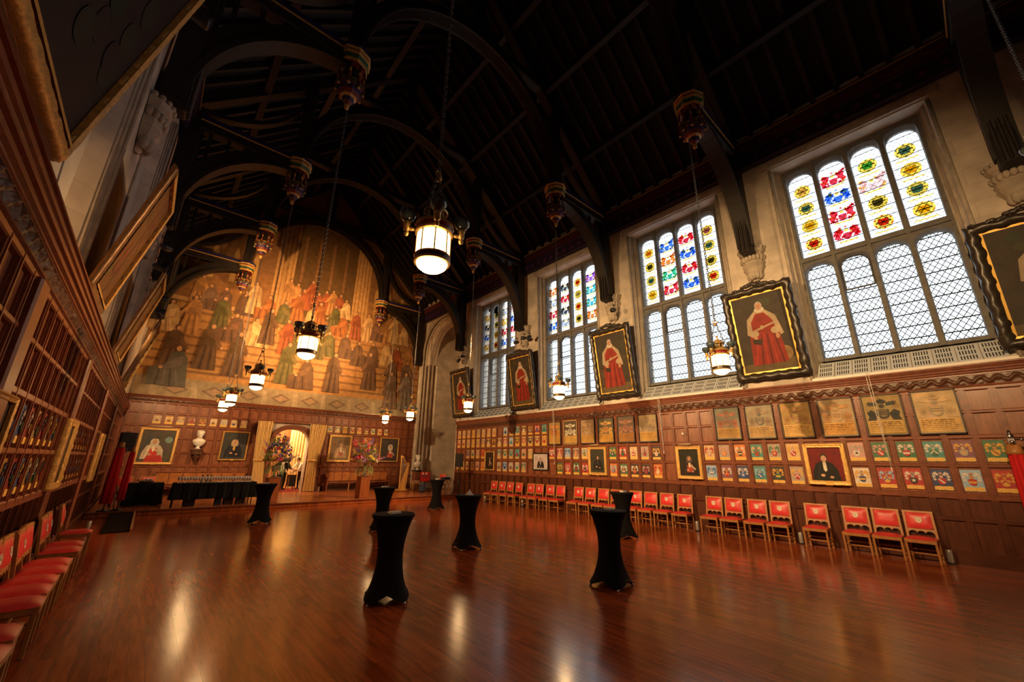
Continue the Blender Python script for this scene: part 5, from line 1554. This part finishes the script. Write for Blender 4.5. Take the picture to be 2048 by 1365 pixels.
def flowers(label, loc, seed, w, h, tint):
    rr = random.Random(seed)
    root = thing('flower_arrangement', label, 'flowers', loc, 0, 'pedestal flower arrangements')
    b = MB(); b.lathe([(0, 0), (.13, 0), (.14, .02), (.09, .06), (.035, .1), (.05, .14), (.035, .18), (.09, .24), (.13, .3), (.12, .38), (.15, .44), (.14, .44), (.1, .38), (0, .3)], 20)
    b.build('silver_vase', M_silver, root, auto=50)
    b = MB()
    def pt():
        a = rr.uniform(0, 2 * pi); e = rr.uniform(-.35, 1); q = rr.uniform(.6, 1)
        c_ = math.sqrt(max(0, 1 - max(e, -.3) ** 2))
        return Vector((w * c_ * cos(a) * q, w * .8 * c_ * sin(a) * q, .72 + (h * e * q if e > 0 else .3 * e)))
    for k in range(420):
        p = pt(); d = (p - Vector((0, 0, .45))).normalized(); sd = d.cross(Vector((rr.uniform(-1, 1), rr.uniform(-1, 1), .3))).normalized()
        L = rr.uniform(.06, .13); wd = L * .3
        b.add([p - d * L * .5, p + sd * wd, p + d * L * .6 + Vector((0, 0, -.02)), p - sd * wd], [(0, 1, 2, 3)])
    for k in range(26):
        p = pt(); b.tube([(0, 0, .42), p * .6 + Vector((0, 0, .22)), p], .005, 4)
    for k in range(24):   # trailing sprays
        a = rr.uniform(0, 2 * pi); r = rr.uniform(.15, w * .7); z = rr.uniform(.35, .55)
        for q in range(5):
            p = Vector((r * cos(a) + .02 * q * cos(a), r * .8 * sin(a), z - .07 * q)); b.add([p, p + Vector((.02, .0, -.02)), p + Vector((.0, 0, -.07)), p + Vector((-.02, 0, -.02))], [(0, 1, 2, 3)])
    tag(b.build('foliage', M_leaf, root), kind='stuff')
    for k in range(95):
        p = pt(); d = (p - Vector((0, 0, .5))).normalized(); p = p + d * .05
        o = bpy.data.objects.new('flower', FM[rr.randrange(3)]); COL.objects.link(o); o.parent = root
        o.location = p; o.rotation_euler = d.to_track_quat('Z', 'Y').to_euler(); s = rr.uniform(1.5, 2.5); o.scale = (s, s, s)
        o.color = (*rr.choice(FC + tint), 1)
    return root
def pedestal(label, loc):
    root = thing('flower_pedestal', label, 'pedestal', loc, R(8))
    b = MB(); b.cbox(-.22, .22, -.2, .2, 0, .9, .008); b.build('column', mat('pedestal_oak', (.30, .09, .03), .3, var=.2, scale=4, stretch=(3, 3, .5)), root)
    b = MB(); b.cbox(-.235, .235, -.215, .215, .9, .925, .005); b.build('top', M_panel2, root)
    return root
pedestal('wooden pedestal under the flowers in front of the doorway', (3.98, 18.95, STG))
pedestal('wooden pedestal under the flowers in front of the right-hand settle', (7.67, 19.0, STG))
flowers('tall arrangement of blue, white and red flowers in front of the doorway', (3.98, 18.95, STG + .925), 1, .52, .92, [(.12, .1, .55)] * 3)
flowers('tall arrangement of yellow, orange and purple flowers on the pedestal right of the curtains', (7.67, 19.0, STG + .925), 2, .62, .92, [(.75, .6, .1), (.75, .3, .06)])

# ------------------------------------------------------------------ curtains at the doorway
def curtain(label, ww, xt0, xt1, xw, wz, xb0, xb1, y):
    """gathered cloth: top span, waist at (xw, wz), bottom span"""
    root = thing('curtain', label, 'curtain', (0, y, 0))
    b = MB(); nz, nx = 30, 90; vs = []
    for j in range(nz + 1):
        z = 3.62 - (3.62 - (STG + .02)) * j / nz
        if z > wz:
            t = ((3.62 - z) / (3.62 - wz)) ** 1.5; a = xt0 + (xw - ww - xt0) * t; c = xt1 + (xw + ww - xt1) * t
        else:
            t = (wz - z) / (wz - STG); t = t ** .7; a = xw - ww + (xb0 - xw + ww) * t; c = xw + ww + (xb1 - xw - ww) * t
        for i in range(nx + 1):
            u = i / nx; x = a + (c - a) * u
            vs.append((x, -.055 * sin(u * 2 * pi * 9) * (.5 + .5 * min(1, (c - a) / .5)) - .03 * sin(u * 23 + z), z))
    b.add(vs, [(j * (nx + 1) + i, j * (nx + 1) + i + 1, (j + 1) * (nx + 1) + i + 1, (j + 1) * (nx + 1) + i) for j in range(nz) for i in range(nx)], 0, True)
    b.build('curtain_cloth', M_cream, root)
    b = MB(); b.lathe([(ww + .02, wz - .04), (ww + .03, wz), (ww + .02, wz + .04)], 18, 0, (xw, 0, 0), cap=False, sy=.5); b.build('tie_back', M_gold, root)
    b = MB(); b.tube([(xt0 - .05, 0, 3.63), (xt1 + .05, 0, 3.63)], .02, 8); b.build('rail', M_brass, root)
    return root
curtain('left cream curtain drawn aside from the doorway', .24, 3.88, 4.55, 4.2, 1.75, 4.08, 4.6, YE - .28)
curtain('right cream curtain gathered in at its waist beside the doorway', .26, 6.34, 7.2, 6.7, 1.75, 6.42, 6.98, YE - .28)
root = thing('curtain', 'long cream curtain hanging deep inside the doorway', 'curtain', (0, YE + 2.6, 0))
b = MB(); vs = []; nx = 60
for z in (STG + .03, 4.2):
    for i in range(nx + 1): vs.append((6.1 + 1.3 * i / nx, .06 * sin(i * .9), z))
b.add(vs, [(i, i + 1, i + nx + 2, i + nx + 1) for i in range(nx)], 0, True); b.build('curtain_cloth', M_cream, root)
b = MB(); b.tube([(6.0, 0, 4.22), (7.5, 0, 4.22)], .02, 8); b.build('rail', M_brass, root)
b = MB(); b.cbox(6.95, 7.02, -.06, -.01, .3, .53, .005)
tag(b.build('info_card', M_silver, None, (.15, 23.5, -.1)), 'small silver stand-up card on the stage at the foot of the gathered curtain', 'card')

# ------------------------------------------------------------------ people in the doorway
def skin_body(name, J, E, mats, pick, parent):
    """one continuous body grown on a jointed skeleton; J: name -> (pos, radius)"""
    names = list(J); me = bpy.data.meshes.new(name)
    me.from_pydata([J[n][0] for n in names], [(names.index(a), names.index(c)) for a, c in E], [])
    o = bpy.data.objects.new(name, me); COL.objects.link(o)
    o.modifiers.new('skin', 'SKIN'); sd = o.modifiers.new('sub', 'SUBSURF'); sd.levels = sd.render_levels = 2
    for i, n in enumerate(names):
        r = J[n][1]; me.skin_vertices[0].data[i].radius = r if isinstance(r, tuple) else (r, r)
        me.skin_vertices[0].data[i].use_root = (i == 0)
    dg = bpy.context.evaluated_depsgraph_get(); dg.update()
    m2 = bpy.data.meshes.new_from_object(o.evaluated_get(dg)); bpy.data.objects.remove(o); bpy.data.meshes.remove(me)
    m2.name = name
    m2.materials.clear()
    for m in mats: m2.materials.append(m)
    for p in m2.polygons: p.material_index = pick(p.center); p.use_smooth = True
    q = bpy.data.objects.new(name, m2); COL.objects.link(q); q.parent = parent
    return q
M_suit = mat('black_suit', (.010, .010, .011), .7)
M_shirt = mat('white_shirt', (.7, .67, .6), .7)
def person(label, loc, rot, lean, arms, shirt=False):
    root = thing('person', label, 'person', loc, rot)
    t = lean; hx = 0
    ch = (0, -.42 * sin(t), .95 + .42 * cos(t)); nk = (0, -.56 * sin(t), .95 + .56 * cos(t))
    hd = (0, nk[1] - .10 * sin(t * .6) - .01, nk[2] + .10); tp = (0, hd[1] - .03, hd[2] + .13)
    J = {'hip': ((0, 0, .95), (.15, .11)), 'waist': ((0, -.2 * sin(t), .95 + .2 * cos(t)), (.14, .10)), 'chest': (ch, (.165, .115)), 'neck': (nk, .055), 'head': (hd, (.078, .09)), 'top': (tp, (.07, .08))}
    E = [('hip', 'waist'), ('waist', 'chest'), ('chest', 'neck'), ('neck', 'head'), ('head', 'top')]
    for s, n in ((-1, 'l'), (1, 'r')):
        J[n + 'th'] = ((s * .09, .0, .86), .09); J[n + 'kn'] = ((s * .1, -.02, .49), .062); J[n + 'an'] = ((s * .1, .02, .09), .045); J[n + 'ft'] = ((s * .11, -.12, .045), (.042, .035))
        E += [('hip', n + 'th'), (n + 'th', n + 'kn'), (n + 'kn', n + 'an'), (n + 'an', n + 'ft')]
        sh = (s * .19, ch[1], ch[2] + .05); e, w = arms[0 if s < 0 else 1]
        J[n + 'sh'] = (sh, .062); J[n + 'el'] = (e, .046); J[n + 'wr'] = (w, .03)
        d = (Vector(w) - Vector(e)).normalized(); hnd = Vector(w) + d * .08
        J[n + 'ha'] = (tuple(hnd), (.036, .02)); E += [('chest', n + 'sh'), (n + 'sh', n + 'el'), (n + 'el', n + 'wr'), (n + 'wr', n + 'ha')]
        side = d.cross(Vector((0, 0, 1))); side = side.normalized() if side.length > .1 else Vector((1, 0, 0))
        for k in range(4):
            o = side * (.024 * (k - 1.5)); J[f'{n}f{k}'] = (tuple(hnd + o + d * (.07 + .012 * (k in (1, 2)))), .009); E.append((n + 'ha', f'{n}f{k}'))
        J[n + 'tb'] = (tuple(hnd + side * .045 * -s + d * .03), .010); E.append((n + 'ha', n + 'tb'))
    W = [Vector(arms[i][1]) for i in (0, 1)]
    def pick(c):
        if (c - Vector(hd)).length < .2 and c.z > nk[2] + .02: return 1
        if min((c - w).length for w in W) < .17 and min((c - Vector(arms[i][0])).length for i in (0, 1)) > .12 and min((c - w).length for w in W) < .12: return 1
        if shirt and c.z > 1.0 and abs(c.x) < .09 and c.y < ch[1] - .05: return 2
        if shirt == 2 and c.z > .98: return 2
        return 0
    skin_body('body', J, E, [M_suit, M_skin, M_shirt], pick, root)
    b = MB(); b.ball((0, hd[1] + .015, hd[2] + .085), .1, 12, 8, sc=(.85, 1.0, .85)); b.ball((0, hd[1] + .05, hd[2] + .03), .085, 10, 7, sc=(.9, .8, 1)); b.build('hair', M_hair, root)
    b = MB(); b.ball((0, hd[1] - .09, hd[2] + .025), .014, 6, 5, sc=(.8, 1, 1.7)); b.build('nose', M_skin, root)
    b = MB()
    for s in (-1, 1): b.ball((s * .03, hd[1] - .078, hd[2] + .05), .01, 6, 4)
    b.build('eyes', M_hair, root)
    return root
person('person in a black coat with white shirt front, standing in the doorway near the flowers', (5.5, YE + .8, STG), R(25), .05, [((-.25, .02, 1.15), (-.22, -.12, .95)), ((.26, .02, 1.16), (.2, -.16, 1.0))], 1)
person('person in black in the middle of the doorway, reaching towards the small table', (5.8, YE + 1.2, STG), R(70), .22, [((-.26, -.2, 1.15), (-.18, -.42, 1.08)), ((.26, -.2, 1.15), (.18, -.45, 1.08))], 1)
person('person in a pale top and dark trousers bending over the small table inside the doorway', (6.7, YE + 1.6, STG), R(-65), .45, [((-.24, -.38, 1.08), (-.14, -.5, .98)), ((.24, -.38, 1.08), (.14, -.52, .98))], 2)
root = thing('small_table', 'small wooden table with a dark cloth inside the doorway', 'table', (6.22, YE + 1.35, STG))
b = MB(); b.cbox(-.2, .2, -.25, .25, .78, .82, .008); b.build('tabletop', M_oak, root)
b = MB(); b.cbox(-.18, .18, -.23, .23, .2, .78, .01); b.build('cloth', M_suit, root)
for sx in (-1, 1):
    for sy in (-1, 1):
        b = MB(); b.cbox(sx * .17 - .02, sx * .17 + .02, sy * .21 - .02, sy * .21 + .02, 0, .78, .004); b.build('leg', M_oak, root)

# ------------------------------------------------------------------ harp, stool, trolley, music stand
root = thing('harp', 'gilded concert harp standing at the window-wall end of the stage', 'harp', (11.05, 21.7, STG), R(20))
M_harp = mat('harp_gold', (.72, .42, .12), .38, .25, var=.15, scale=10)
b = MB(); b.lathe([(.05, .12), (.032, .2), (.028, 1.6), (.04, 1.66), (.035, 1.72), (.06, 1.78), (.05, 1.86), (.0, 1.9)], 14, 0, (-.3, 0, 0)); b.build('column', M_harp, root)
b = MB(); b.tube([(-.3, 0, 1.78), (-.2, 0, 1.82), (-.08, 0, 1.7), (.05, 0, 1.5), (.17, 0, 1.42), (.27, 0, 1.47), (.33, 0, 1.42), (.3, 0, 1.33)], [.05, .05, .04, .035, .035, .045, .05, .04], 8); b.build('neck', M_harp, root)
b = MB()
vs = [(-.2, -.17, .12), (-.2, .17, .12), (.02, .17, .12), (.02, -.17, .12), (.25, -.05, 1.4), (.25, .05, 1.4), (.34, .05, 1.4), (.34, -.05, 1.4)]
b.add(vs, [(3, 2, 1, 0), (4, 5, 6, 7), (0, 1, 5, 4), (1, 2, 6, 5), (2, 3, 7, 6), (3, 0, 4, 7)]); b.build('soundboard', M_harp, root)
b = MB(); b.cbox(-.42, .14, -.21, .21, .02, .12, .02); b.cbox(-.38, .1, -.18, .18, .0, .02, .005); b.build('pedal_base', M_harp, root)
b = MB()
for k in range(24):
    t = k / 23; x1 = -.2 + .44 * t; z1 = .16 + 1.2 * t
    xn = -.26 + .5 * t; zn = (1.78 - .1 * t if xn < -.2 else 1.8 - (xn + .2) * 1.0)
    b.tube([(x1, 0, z1), (xn, 0, max(zn, 1.4))], .0025, 3)
b.build('strings', mat('string', (.6, .55, .45), .4), root)
root = thing('harp_stool', 'pale wooden stool with a cushioned seat beside the harp', 'stool', (11.72, 21.6, STG))
b = MB(); b.cbox(-.23, .23, -.18, .18, .45, .53, .02); b.build('seat', mat('stool_cloth', (.5, .33, .26), .8), root)
b = MB(); b.cbox(-.22, .22, -.17, .17, .38, .45, .006); b.build('apron', M_harp, root)
for sx in (-1, 1):
    for sy in (-1, 1):
        b = MB(); b.tube([(sx * .2, sy * .15, .4), (sx * .22, sy * .17, .25), (sx * .19, sy * .14, .1), (sx * .22, sy * .17, 0)], [.03, .024, .016, .02], 8); b.build('leg', M_harp, root)
root = thing('equipment_trolley', 'red equipment box on a metal trolley in front of the stone arch', 'trolley', (12.2, 21.25, STG), R(-50))
b = MB(); b.cbox(-.26, .26, -.2, .2, .5, 1.02, .02); b.build('red_box', mat('gloss_red', (.5, .012, .02), .25), root)
b = MB(); b.cbox(-.2, .2, -.21, -.2, .68, .95, .004); b.build('front_panel', mat('dark_red', (.22, .01, .015), .3), root)
for s in (-1, 1):
    b = MB(); b.lathe([(.05, 0), (.06, .01), (.02, .03)], 12, 0, (0, 0, 0), M=Matrix.Translation((s * .1, -.21, .92)) @ Matrix.Rotation(R(90), 4, 'X')); b.build('indicator_lamp', M_white, root)
    b = MB(); b.tube([(s * .29, .1, .05), (s * .29, .1, 1.1)], .014, 8); b.build('upright', M_silver, root)
    b = MB(); b.lathe([(.06, -.02), (.06, .02)], 14, M=Matrix.Translation((s * .25, -.12, .06)) @ Matrix.Rotation(R(90), 4, 'Y')); b.build('wheel', M_plastic, root)
b = MB(); b.cbox(-.29, .29, -.2, .2, .12, .15, .006); b.cbox(-.29, .29, -.2, .2, .46, .5, .006); b.build('deck', M_blackm, root)
root = thing('kit_bag', 'blue and white bag on the stage at the foot of the red trolley', 'bag', (11.72, 20.75, STG), R(-40))
b = MB(); b.cbox(-.16, .16, -.12, .12, 0, .42, .05); b.build('body', mat('bag_blue', (.08, .14, .25), .7, var=.6, scale=12), root)
b = MB(); b.tube([(-.08, 0, .4), (-.06, 0, .5), (.06, 0, .5), (.08, 0, .4)], .012, 6); b.build('handle', M_white, root)
root = thing('side_trestle', 'small stand with a blue case on it at the window-wall corner of the stage', 'stand', (12.05, 18.95, STG))
b = MB(); b.cbox(-.28, .28, -.2, .2, .66, .7, .006); b.build('top', M_oak, root)
for sx in (-1, 1):
    b = MB(); b.bar((sx * .24, -.18, 0), (sx * .2, .16, .66), .03, .03); b.bar((sx * .24, .18, 0), (sx * .2, -.16, .66), .03, .03); b.build('leg', M_oak, root)
root = thing('instrument_case', 'blue case lying on the small stand at the window-wall corner of the stage', 'case', (12.05, 18.95, STG + .7))
b = MB(); b.cbox(-.22, .22, -.14, .14, 0, .12, .02); b.build('body', mat('case_blue', (.02, .05, .16), .5), root)
b = MB(); b.tube([(-.06, -.145, .06), (-.05, -.17, .07), (.05, -.17, .07), (.06, -.145, .06)], .008, 6); b.build('handle', M_blackm, root)

# ------------------------------------------------------------------ lanterns
def lantern():
    root = thing('lantern', 'x', 'lantern')                # origin: underside of the glass, z up
    r = .175; n = 8
    for k in range(n):
        a0, a1 = 2 * pi * k / n, 2 * pi * (k + 1) / n; b = MB()
        q = 4
        vs = [(r * cos(a0 + (a1 - a0) * i / q), r * sin(a0 + (a1 - a0) * i / q), z) for z in (.16, .42) for i in range(q + 1)]
        b.add(vs, [(i, i + 1, i + q + 2, i + q + 1) for i in range(q)], 0, True); b.build('glass_panel', M_glow, root)
    b = MB()
    for k in range(n):
        a = 2 * pi * k / n; b.lathe([(.008, .14), (.008, .43)], 6, 0, ((r + .003) * cos(a), (r + .003) * sin(a), 0))
    b.build('glazing_bar', M_brass, root)
    b = MB(); b.lathe([(.0, -.02), (.06, -.012), (.11, .012), (.15, .045), (.165, .085)], 24, cap=False); b.build('glass_dome', M_glow, root)
    b = MB(); b.lathe([(.165, .08), (.185, .08), (.192, .1), (.186, .105), (.186, .145), (.192, .15), (.188, .165), (.17, .168)], 24, [0, 0, 0, 1, 0, 0, 0]); b.build('lower_band', [M_brass, M_ebony], root, auto=40)
    b = MB(); b.lathe([(.18, .41), (.2, .42), (.205, .44), (.195, .45), (.2, .5), (.21, .51), (.205, .53), (.17, .56), (.12, .58), (.11, .6)], 24, [0, 0, 0, 1, 0, 0, 0, 0, 0]); b.build('crown_band', [M_brass, mat('lantern_red', (.22, .02, .03), .4)], root, auto=40)
    b = MB(); b.lathe([(.1, .58), (.1, .68)], 8, 1); 
    for k in range(8): b.lathe([(.014, .58), (.014, .69)], 6, 0, (.1 * cos(k * pi / 4), .1 * sin(k * pi / 4), 0))
    b.lathe([(.13, .68), (.135, .7), (.11, .73), (.06, .77), (.02, .79), (.012, .84), (.028, .87), (.0, .89)], 16); b.build('cupola', [M_brass, M_ebony], root, auto=40)
    for k in range(4):
        a = pi / 4 + k * pi / 2; c, s_ = cos(a), sin(a)
        b = MB(); b.tube([(.18 * c, .18 * s_, .47), (.24 * c, .24 * s_, .455), (.29 * c, .29 * s_, .47)], .024, 8)
        b.lathe([(.0, .36), (.02, .37), (.028, .4), (.012, .43), (.035, .44), (.035, .5), (.045, .52), (.03, .54)], 10, 0, (.29 * c, .29 * s_, 0)); ar_ = b.build('arm', M_brass, root)
        b = MB(); b.lathe([(.02, .54), (.06, .56), (.085, .6), (.092, .655), (.086, .66), (.078, .61), (.05, .575), (.0, .565)], 16, 0, (.29 * c, .29 * s_, 0)); b.build('dark_bowl', mat('bowl_glass', (.05, .075, .085), .12, spec=.9), ar_)
    zt = 6.2 - .0
    def chain(b, p, q, L=.058, r_=.006):
        p, q = Vector(p), Vector(q); n_ = int((q - p).length / (L * .78)); d = (q - p).normalized()
        u = d.cross(Vector((0, 1, 0))).normalized(); v = d.cross(u)
        for i in range(n_):
            c_ = p + (q - p) * ((i + .5) / n_); w_ = u if i % 2 else v
            b.tube([c_ + d * (L / 2 * cos(t)) + w_ * (L * .3 * sin(t)) for t in [2 * pi * j / 8 for j in range(8)]], r_, 4, closed=True)
    b = MB(); chain(b, (.19, 0, .52), (.02, 0, 1.16)); chain(b, (-.19, 0, .52), (-.02, 0, 1.16)); b.build('sling_chain', M_chain, root)
    b = MB(); b.tube([(.045 * cos(t), 0, 1.2 + .045 * sin(t)) for t in [2 * pi * j / 14 for j in range(14)]], .01, 6, closed=True)
    b.lathe([(.03, 1.12), (.035, 1.14), (.035, 1.17), (.02, 1.18)], 10); b.build('gathering_ring', M_brass, root)
    b = MB(); chain(b, (0, 0, 1.24), (0, 0, zt), .072, .0085)
    b.build('chain', M_chain, root)
    ld = bpy.data.lights.new('lantern_lamp', 'SPOT'); ld.energy = LAMP_W; ld.color = (1, .60, .27); ld.spot_size = R(168); ld.spot_blend = .35; ld.shadow_soft_size = .12
    lo = bpy.data.objects.new('lamp', ld); COL.objects.link(lo); lo.parent = root; lo.location = (0, 0, -.08)
    return root
LAMP_W = 22
l0 = lantern(); lt = grab(l0)
LN = [(1.84, 3.4, 'largest lantern, hanging in the upper middle nearest the viewer'), (1.97, 8.45, 'lantern hanging before the middle of the mural'), (1.98, 13.55, 'third lantern down the side opposite the windows'),
      (2.0, 18.65, 'fourth lantern on the side opposite the windows'), (2.05, 21.2, 'farthest and lowest-looking lantern opposite the windows'),
      (9.1, 3.4, 'lantern hanging beside the nearest red-robed portrait'), (9.4, 8.45, 'lantern hanging before the second window'), (9.5, 13.55, 'lantern hanging before the farthest portrait'),
      (9.55, 18.65, 'lantern hanging before the stone arch'), (9.4, 21.2, 'farthest lantern on the window side, small against the end panelling'), (9.4, -1.72, 'lantern raised higher than the rest, only a dark bowl and its chain showing')]
for i, (x, y, lab) in enumerate(LN):
    o = l0 if i == 0 else copy_tree(None, None, lt)
    place(o, (x, y, 3.74 if i != 10 else 6.1), .35 + i, lab, 'hanging lanterns')
    if i == 10:      # its chain is shorter
        for q in o.children:
            if q.name.split('.')[0] == 'chain': q.scale = (1, 1, .536); q.location = (0, 0, .575)
        o.rotation_euler = (0, 0, R(95))

# ------------------------------------------------------------------ spotlights fixed by the corbels, plus some added to brighten walls and stage
def spotlight(label, loc, target, power, size, col=(1, .60, .26)):
    root = thing('spotlight', label, 'spotlight', loc, 0, 'black wall spotlights')
    d = (Vector(target) - Vector(loc)).normalized(); M = d.to_track_quat('-Z', 'Y').to_matrix().to_4x4()
    b = MB(); b.lathe([(.085, -.14), (.09, -.12), (.075, .05), (.05, .1), (0, .12)], 14, M=M); b.build('housing', M_blackm, root)
    b = MB(); b.tube([(0, 0, 0), (0, 0, .2)], .012, 6); b.bar((-.08, 0, .2), (.08, 0, .2), .03, .03); b.build('yoke', M_blackm, root)
    b = MB(); b.lathe([(.0, -.135), (.078, -.135)], 14, M=M, cap=False); b.build('lens', emit('spot_lens', (1, .75, .45), 4), root)
    ld = bpy.data.lights.new('spot_lamp', 'SPOT'); ld.energy = power; ld.color = col; ld.spot_size = R(size); ld.spot_blend = .9; ld.shadow_soft_size = .09
    lo = bpy.data.objects.new('lamp', ld); COL.objects.link(lo); lo.parent = root
    lo.location = d * .16; lo.rotation_euler = d.to_track_quat('-Z', 'Y').to_euler()
    return root
SP = 1.0
spotlight('upper black spotlight beside the second leaning painting', (-.62, 11.0, 6.3), (5.0, 24, 9.6), 7500 * SP, 44, (1, .52, .19))
spotlight('lower black spotlight beside the second leaning painting', (-.62, 11.0, 5.8), (12.7, 12, 4.0), 4900 * SP, 72)
spotlight('upper black spotlight beside the third leaning painting', (-.62, 16.0, 6.6), (7.4, 24, 8.6), 3600 * SP, 60, (1, .52, .19))
spotlight('lower black spotlight beside the third leaning painting', (-.62, 16.0, 6.1), (3.0, 24, 2.5), 1900 * SP, 70)
spotlight('second black spotlight above the farthest red-robed portrait', (12.2, 18.5, 7.3), (8.6, 24, 2.2), 900 * SP, 66)
spotlight('black spotlight above the farthest red-robed portrait', (12.2, 18.1, 7.45), (2.6, 24, 7.6), 5000 * SP, 58, (1, .52, .19))
spotlight('black spotlight above the third red-robed portrait', (12.2, 13.1, 7.4), (5.8, 24, 8.8), 4500 * SP, 44, (1, .52, .19))
spotlight('black spotlight added above the second red-robed portrait to brighten the wall opposite', (12.2, 8.1, 7.4), (-1.1, 8.5, 3.3), 4800 * SP, 30, (1, .52, .18))  # added lamp that lifts the panelling opposite the windows
spotlight('black spotlight added above the third red-robed portrait to brighten the panelling opposite', (12.2, 13.6, 7.3), (-1.1, 14.0, 2.9), 4500 * SP, 32, (1, .52, .18))  # extra head put in to brighten the left panelling
spotlight('unseen black spotlight added behind the huge leaning painting to brighten the window wall', (-.62, 5.2, 7.0), (12.7, 5.6, 4.0), 5300 * SP, 62)  # added out of sight to raise the light on the right wall
spotlight('unseen black spotlight added behind the viewer to brighten the window wall', (-.62, -.4, 7.0), (12.7, 1.6, 5.0), 3600 * SP, 54)  # unseen lamp added behind the camera for a brighter right wall

spotlight('black spotlight added above the third red-robed portrait to brighten the stage', (12.15, 12.7, 7.35), (6.9, 20.3, 1.0), 3800 * SP, 58)  # added head, there to brighten the stage front and flowers
spotlight('third black spotlight beside the third leaning painting', (-.62, 16.4, 6.3), (12.8, 22.0, 4.6), 3200 * SP, 44)

# ------------------------------------------------------------------ daylight and lobby light
wd = bpy.data.worlds.new('overcast'); S.world = wd; wd.use_nodes = True
bg = wd.node_tree.nodes['Background']; bg.inputs['Color'].default_value = (.93, .97, 1.0, 1); bg.inputs['Strength'].default_value = 1.0
SKY = 1.85
bg.inputs['Strength'].default_value = SKY
def portal(loc, rot, w, h):
    ld = bpy.data.lights.new('sky_portal', 'AREA'); ld.shape = 'RECTANGLE'; ld.size = w; ld.size_y = h; ld.cycles.is_portal = True
    o = bpy.data.objects.new('sky_portal', ld); COL.objects.link(o); o.location = loc; o.rotation_euler = rot
for c in WCS: portal((XR + .62, c, 7.5), (0, R(90), 0), 6.0, 3.0)
ld = bpy.data.lights.new('lobby_lamp', 'AREA'); ld.energy = 260; ld.color = (1, .62, .28); ld.size = 1.2
o = bpy.data.objects.new('lobby_lamp', ld); COL.objects.link(o); o.location = (5.6, YE + 1.8, 4.3)

# ------------------------------------------------------------------ view
vs_ = S.view_settings; vs_.view_transform = 'Standard'; vs_.look = 'None'; vs_.gamma = 1; vs_.use_curve_mapping = False
vs_.exposure = 0.22
S.cycles.use_denoising = True
S.cycles.max_bounces = 8; S.cycles.diffuse_bounces = 4; S.cycles.glossy_bounces = 3; S.cycles.transparent_max_bounces = 12
S.cycles.sample_clamp_indirect = 6
S.cycles.caustics_reflective = False; S.cycles.caustics_refractive = False
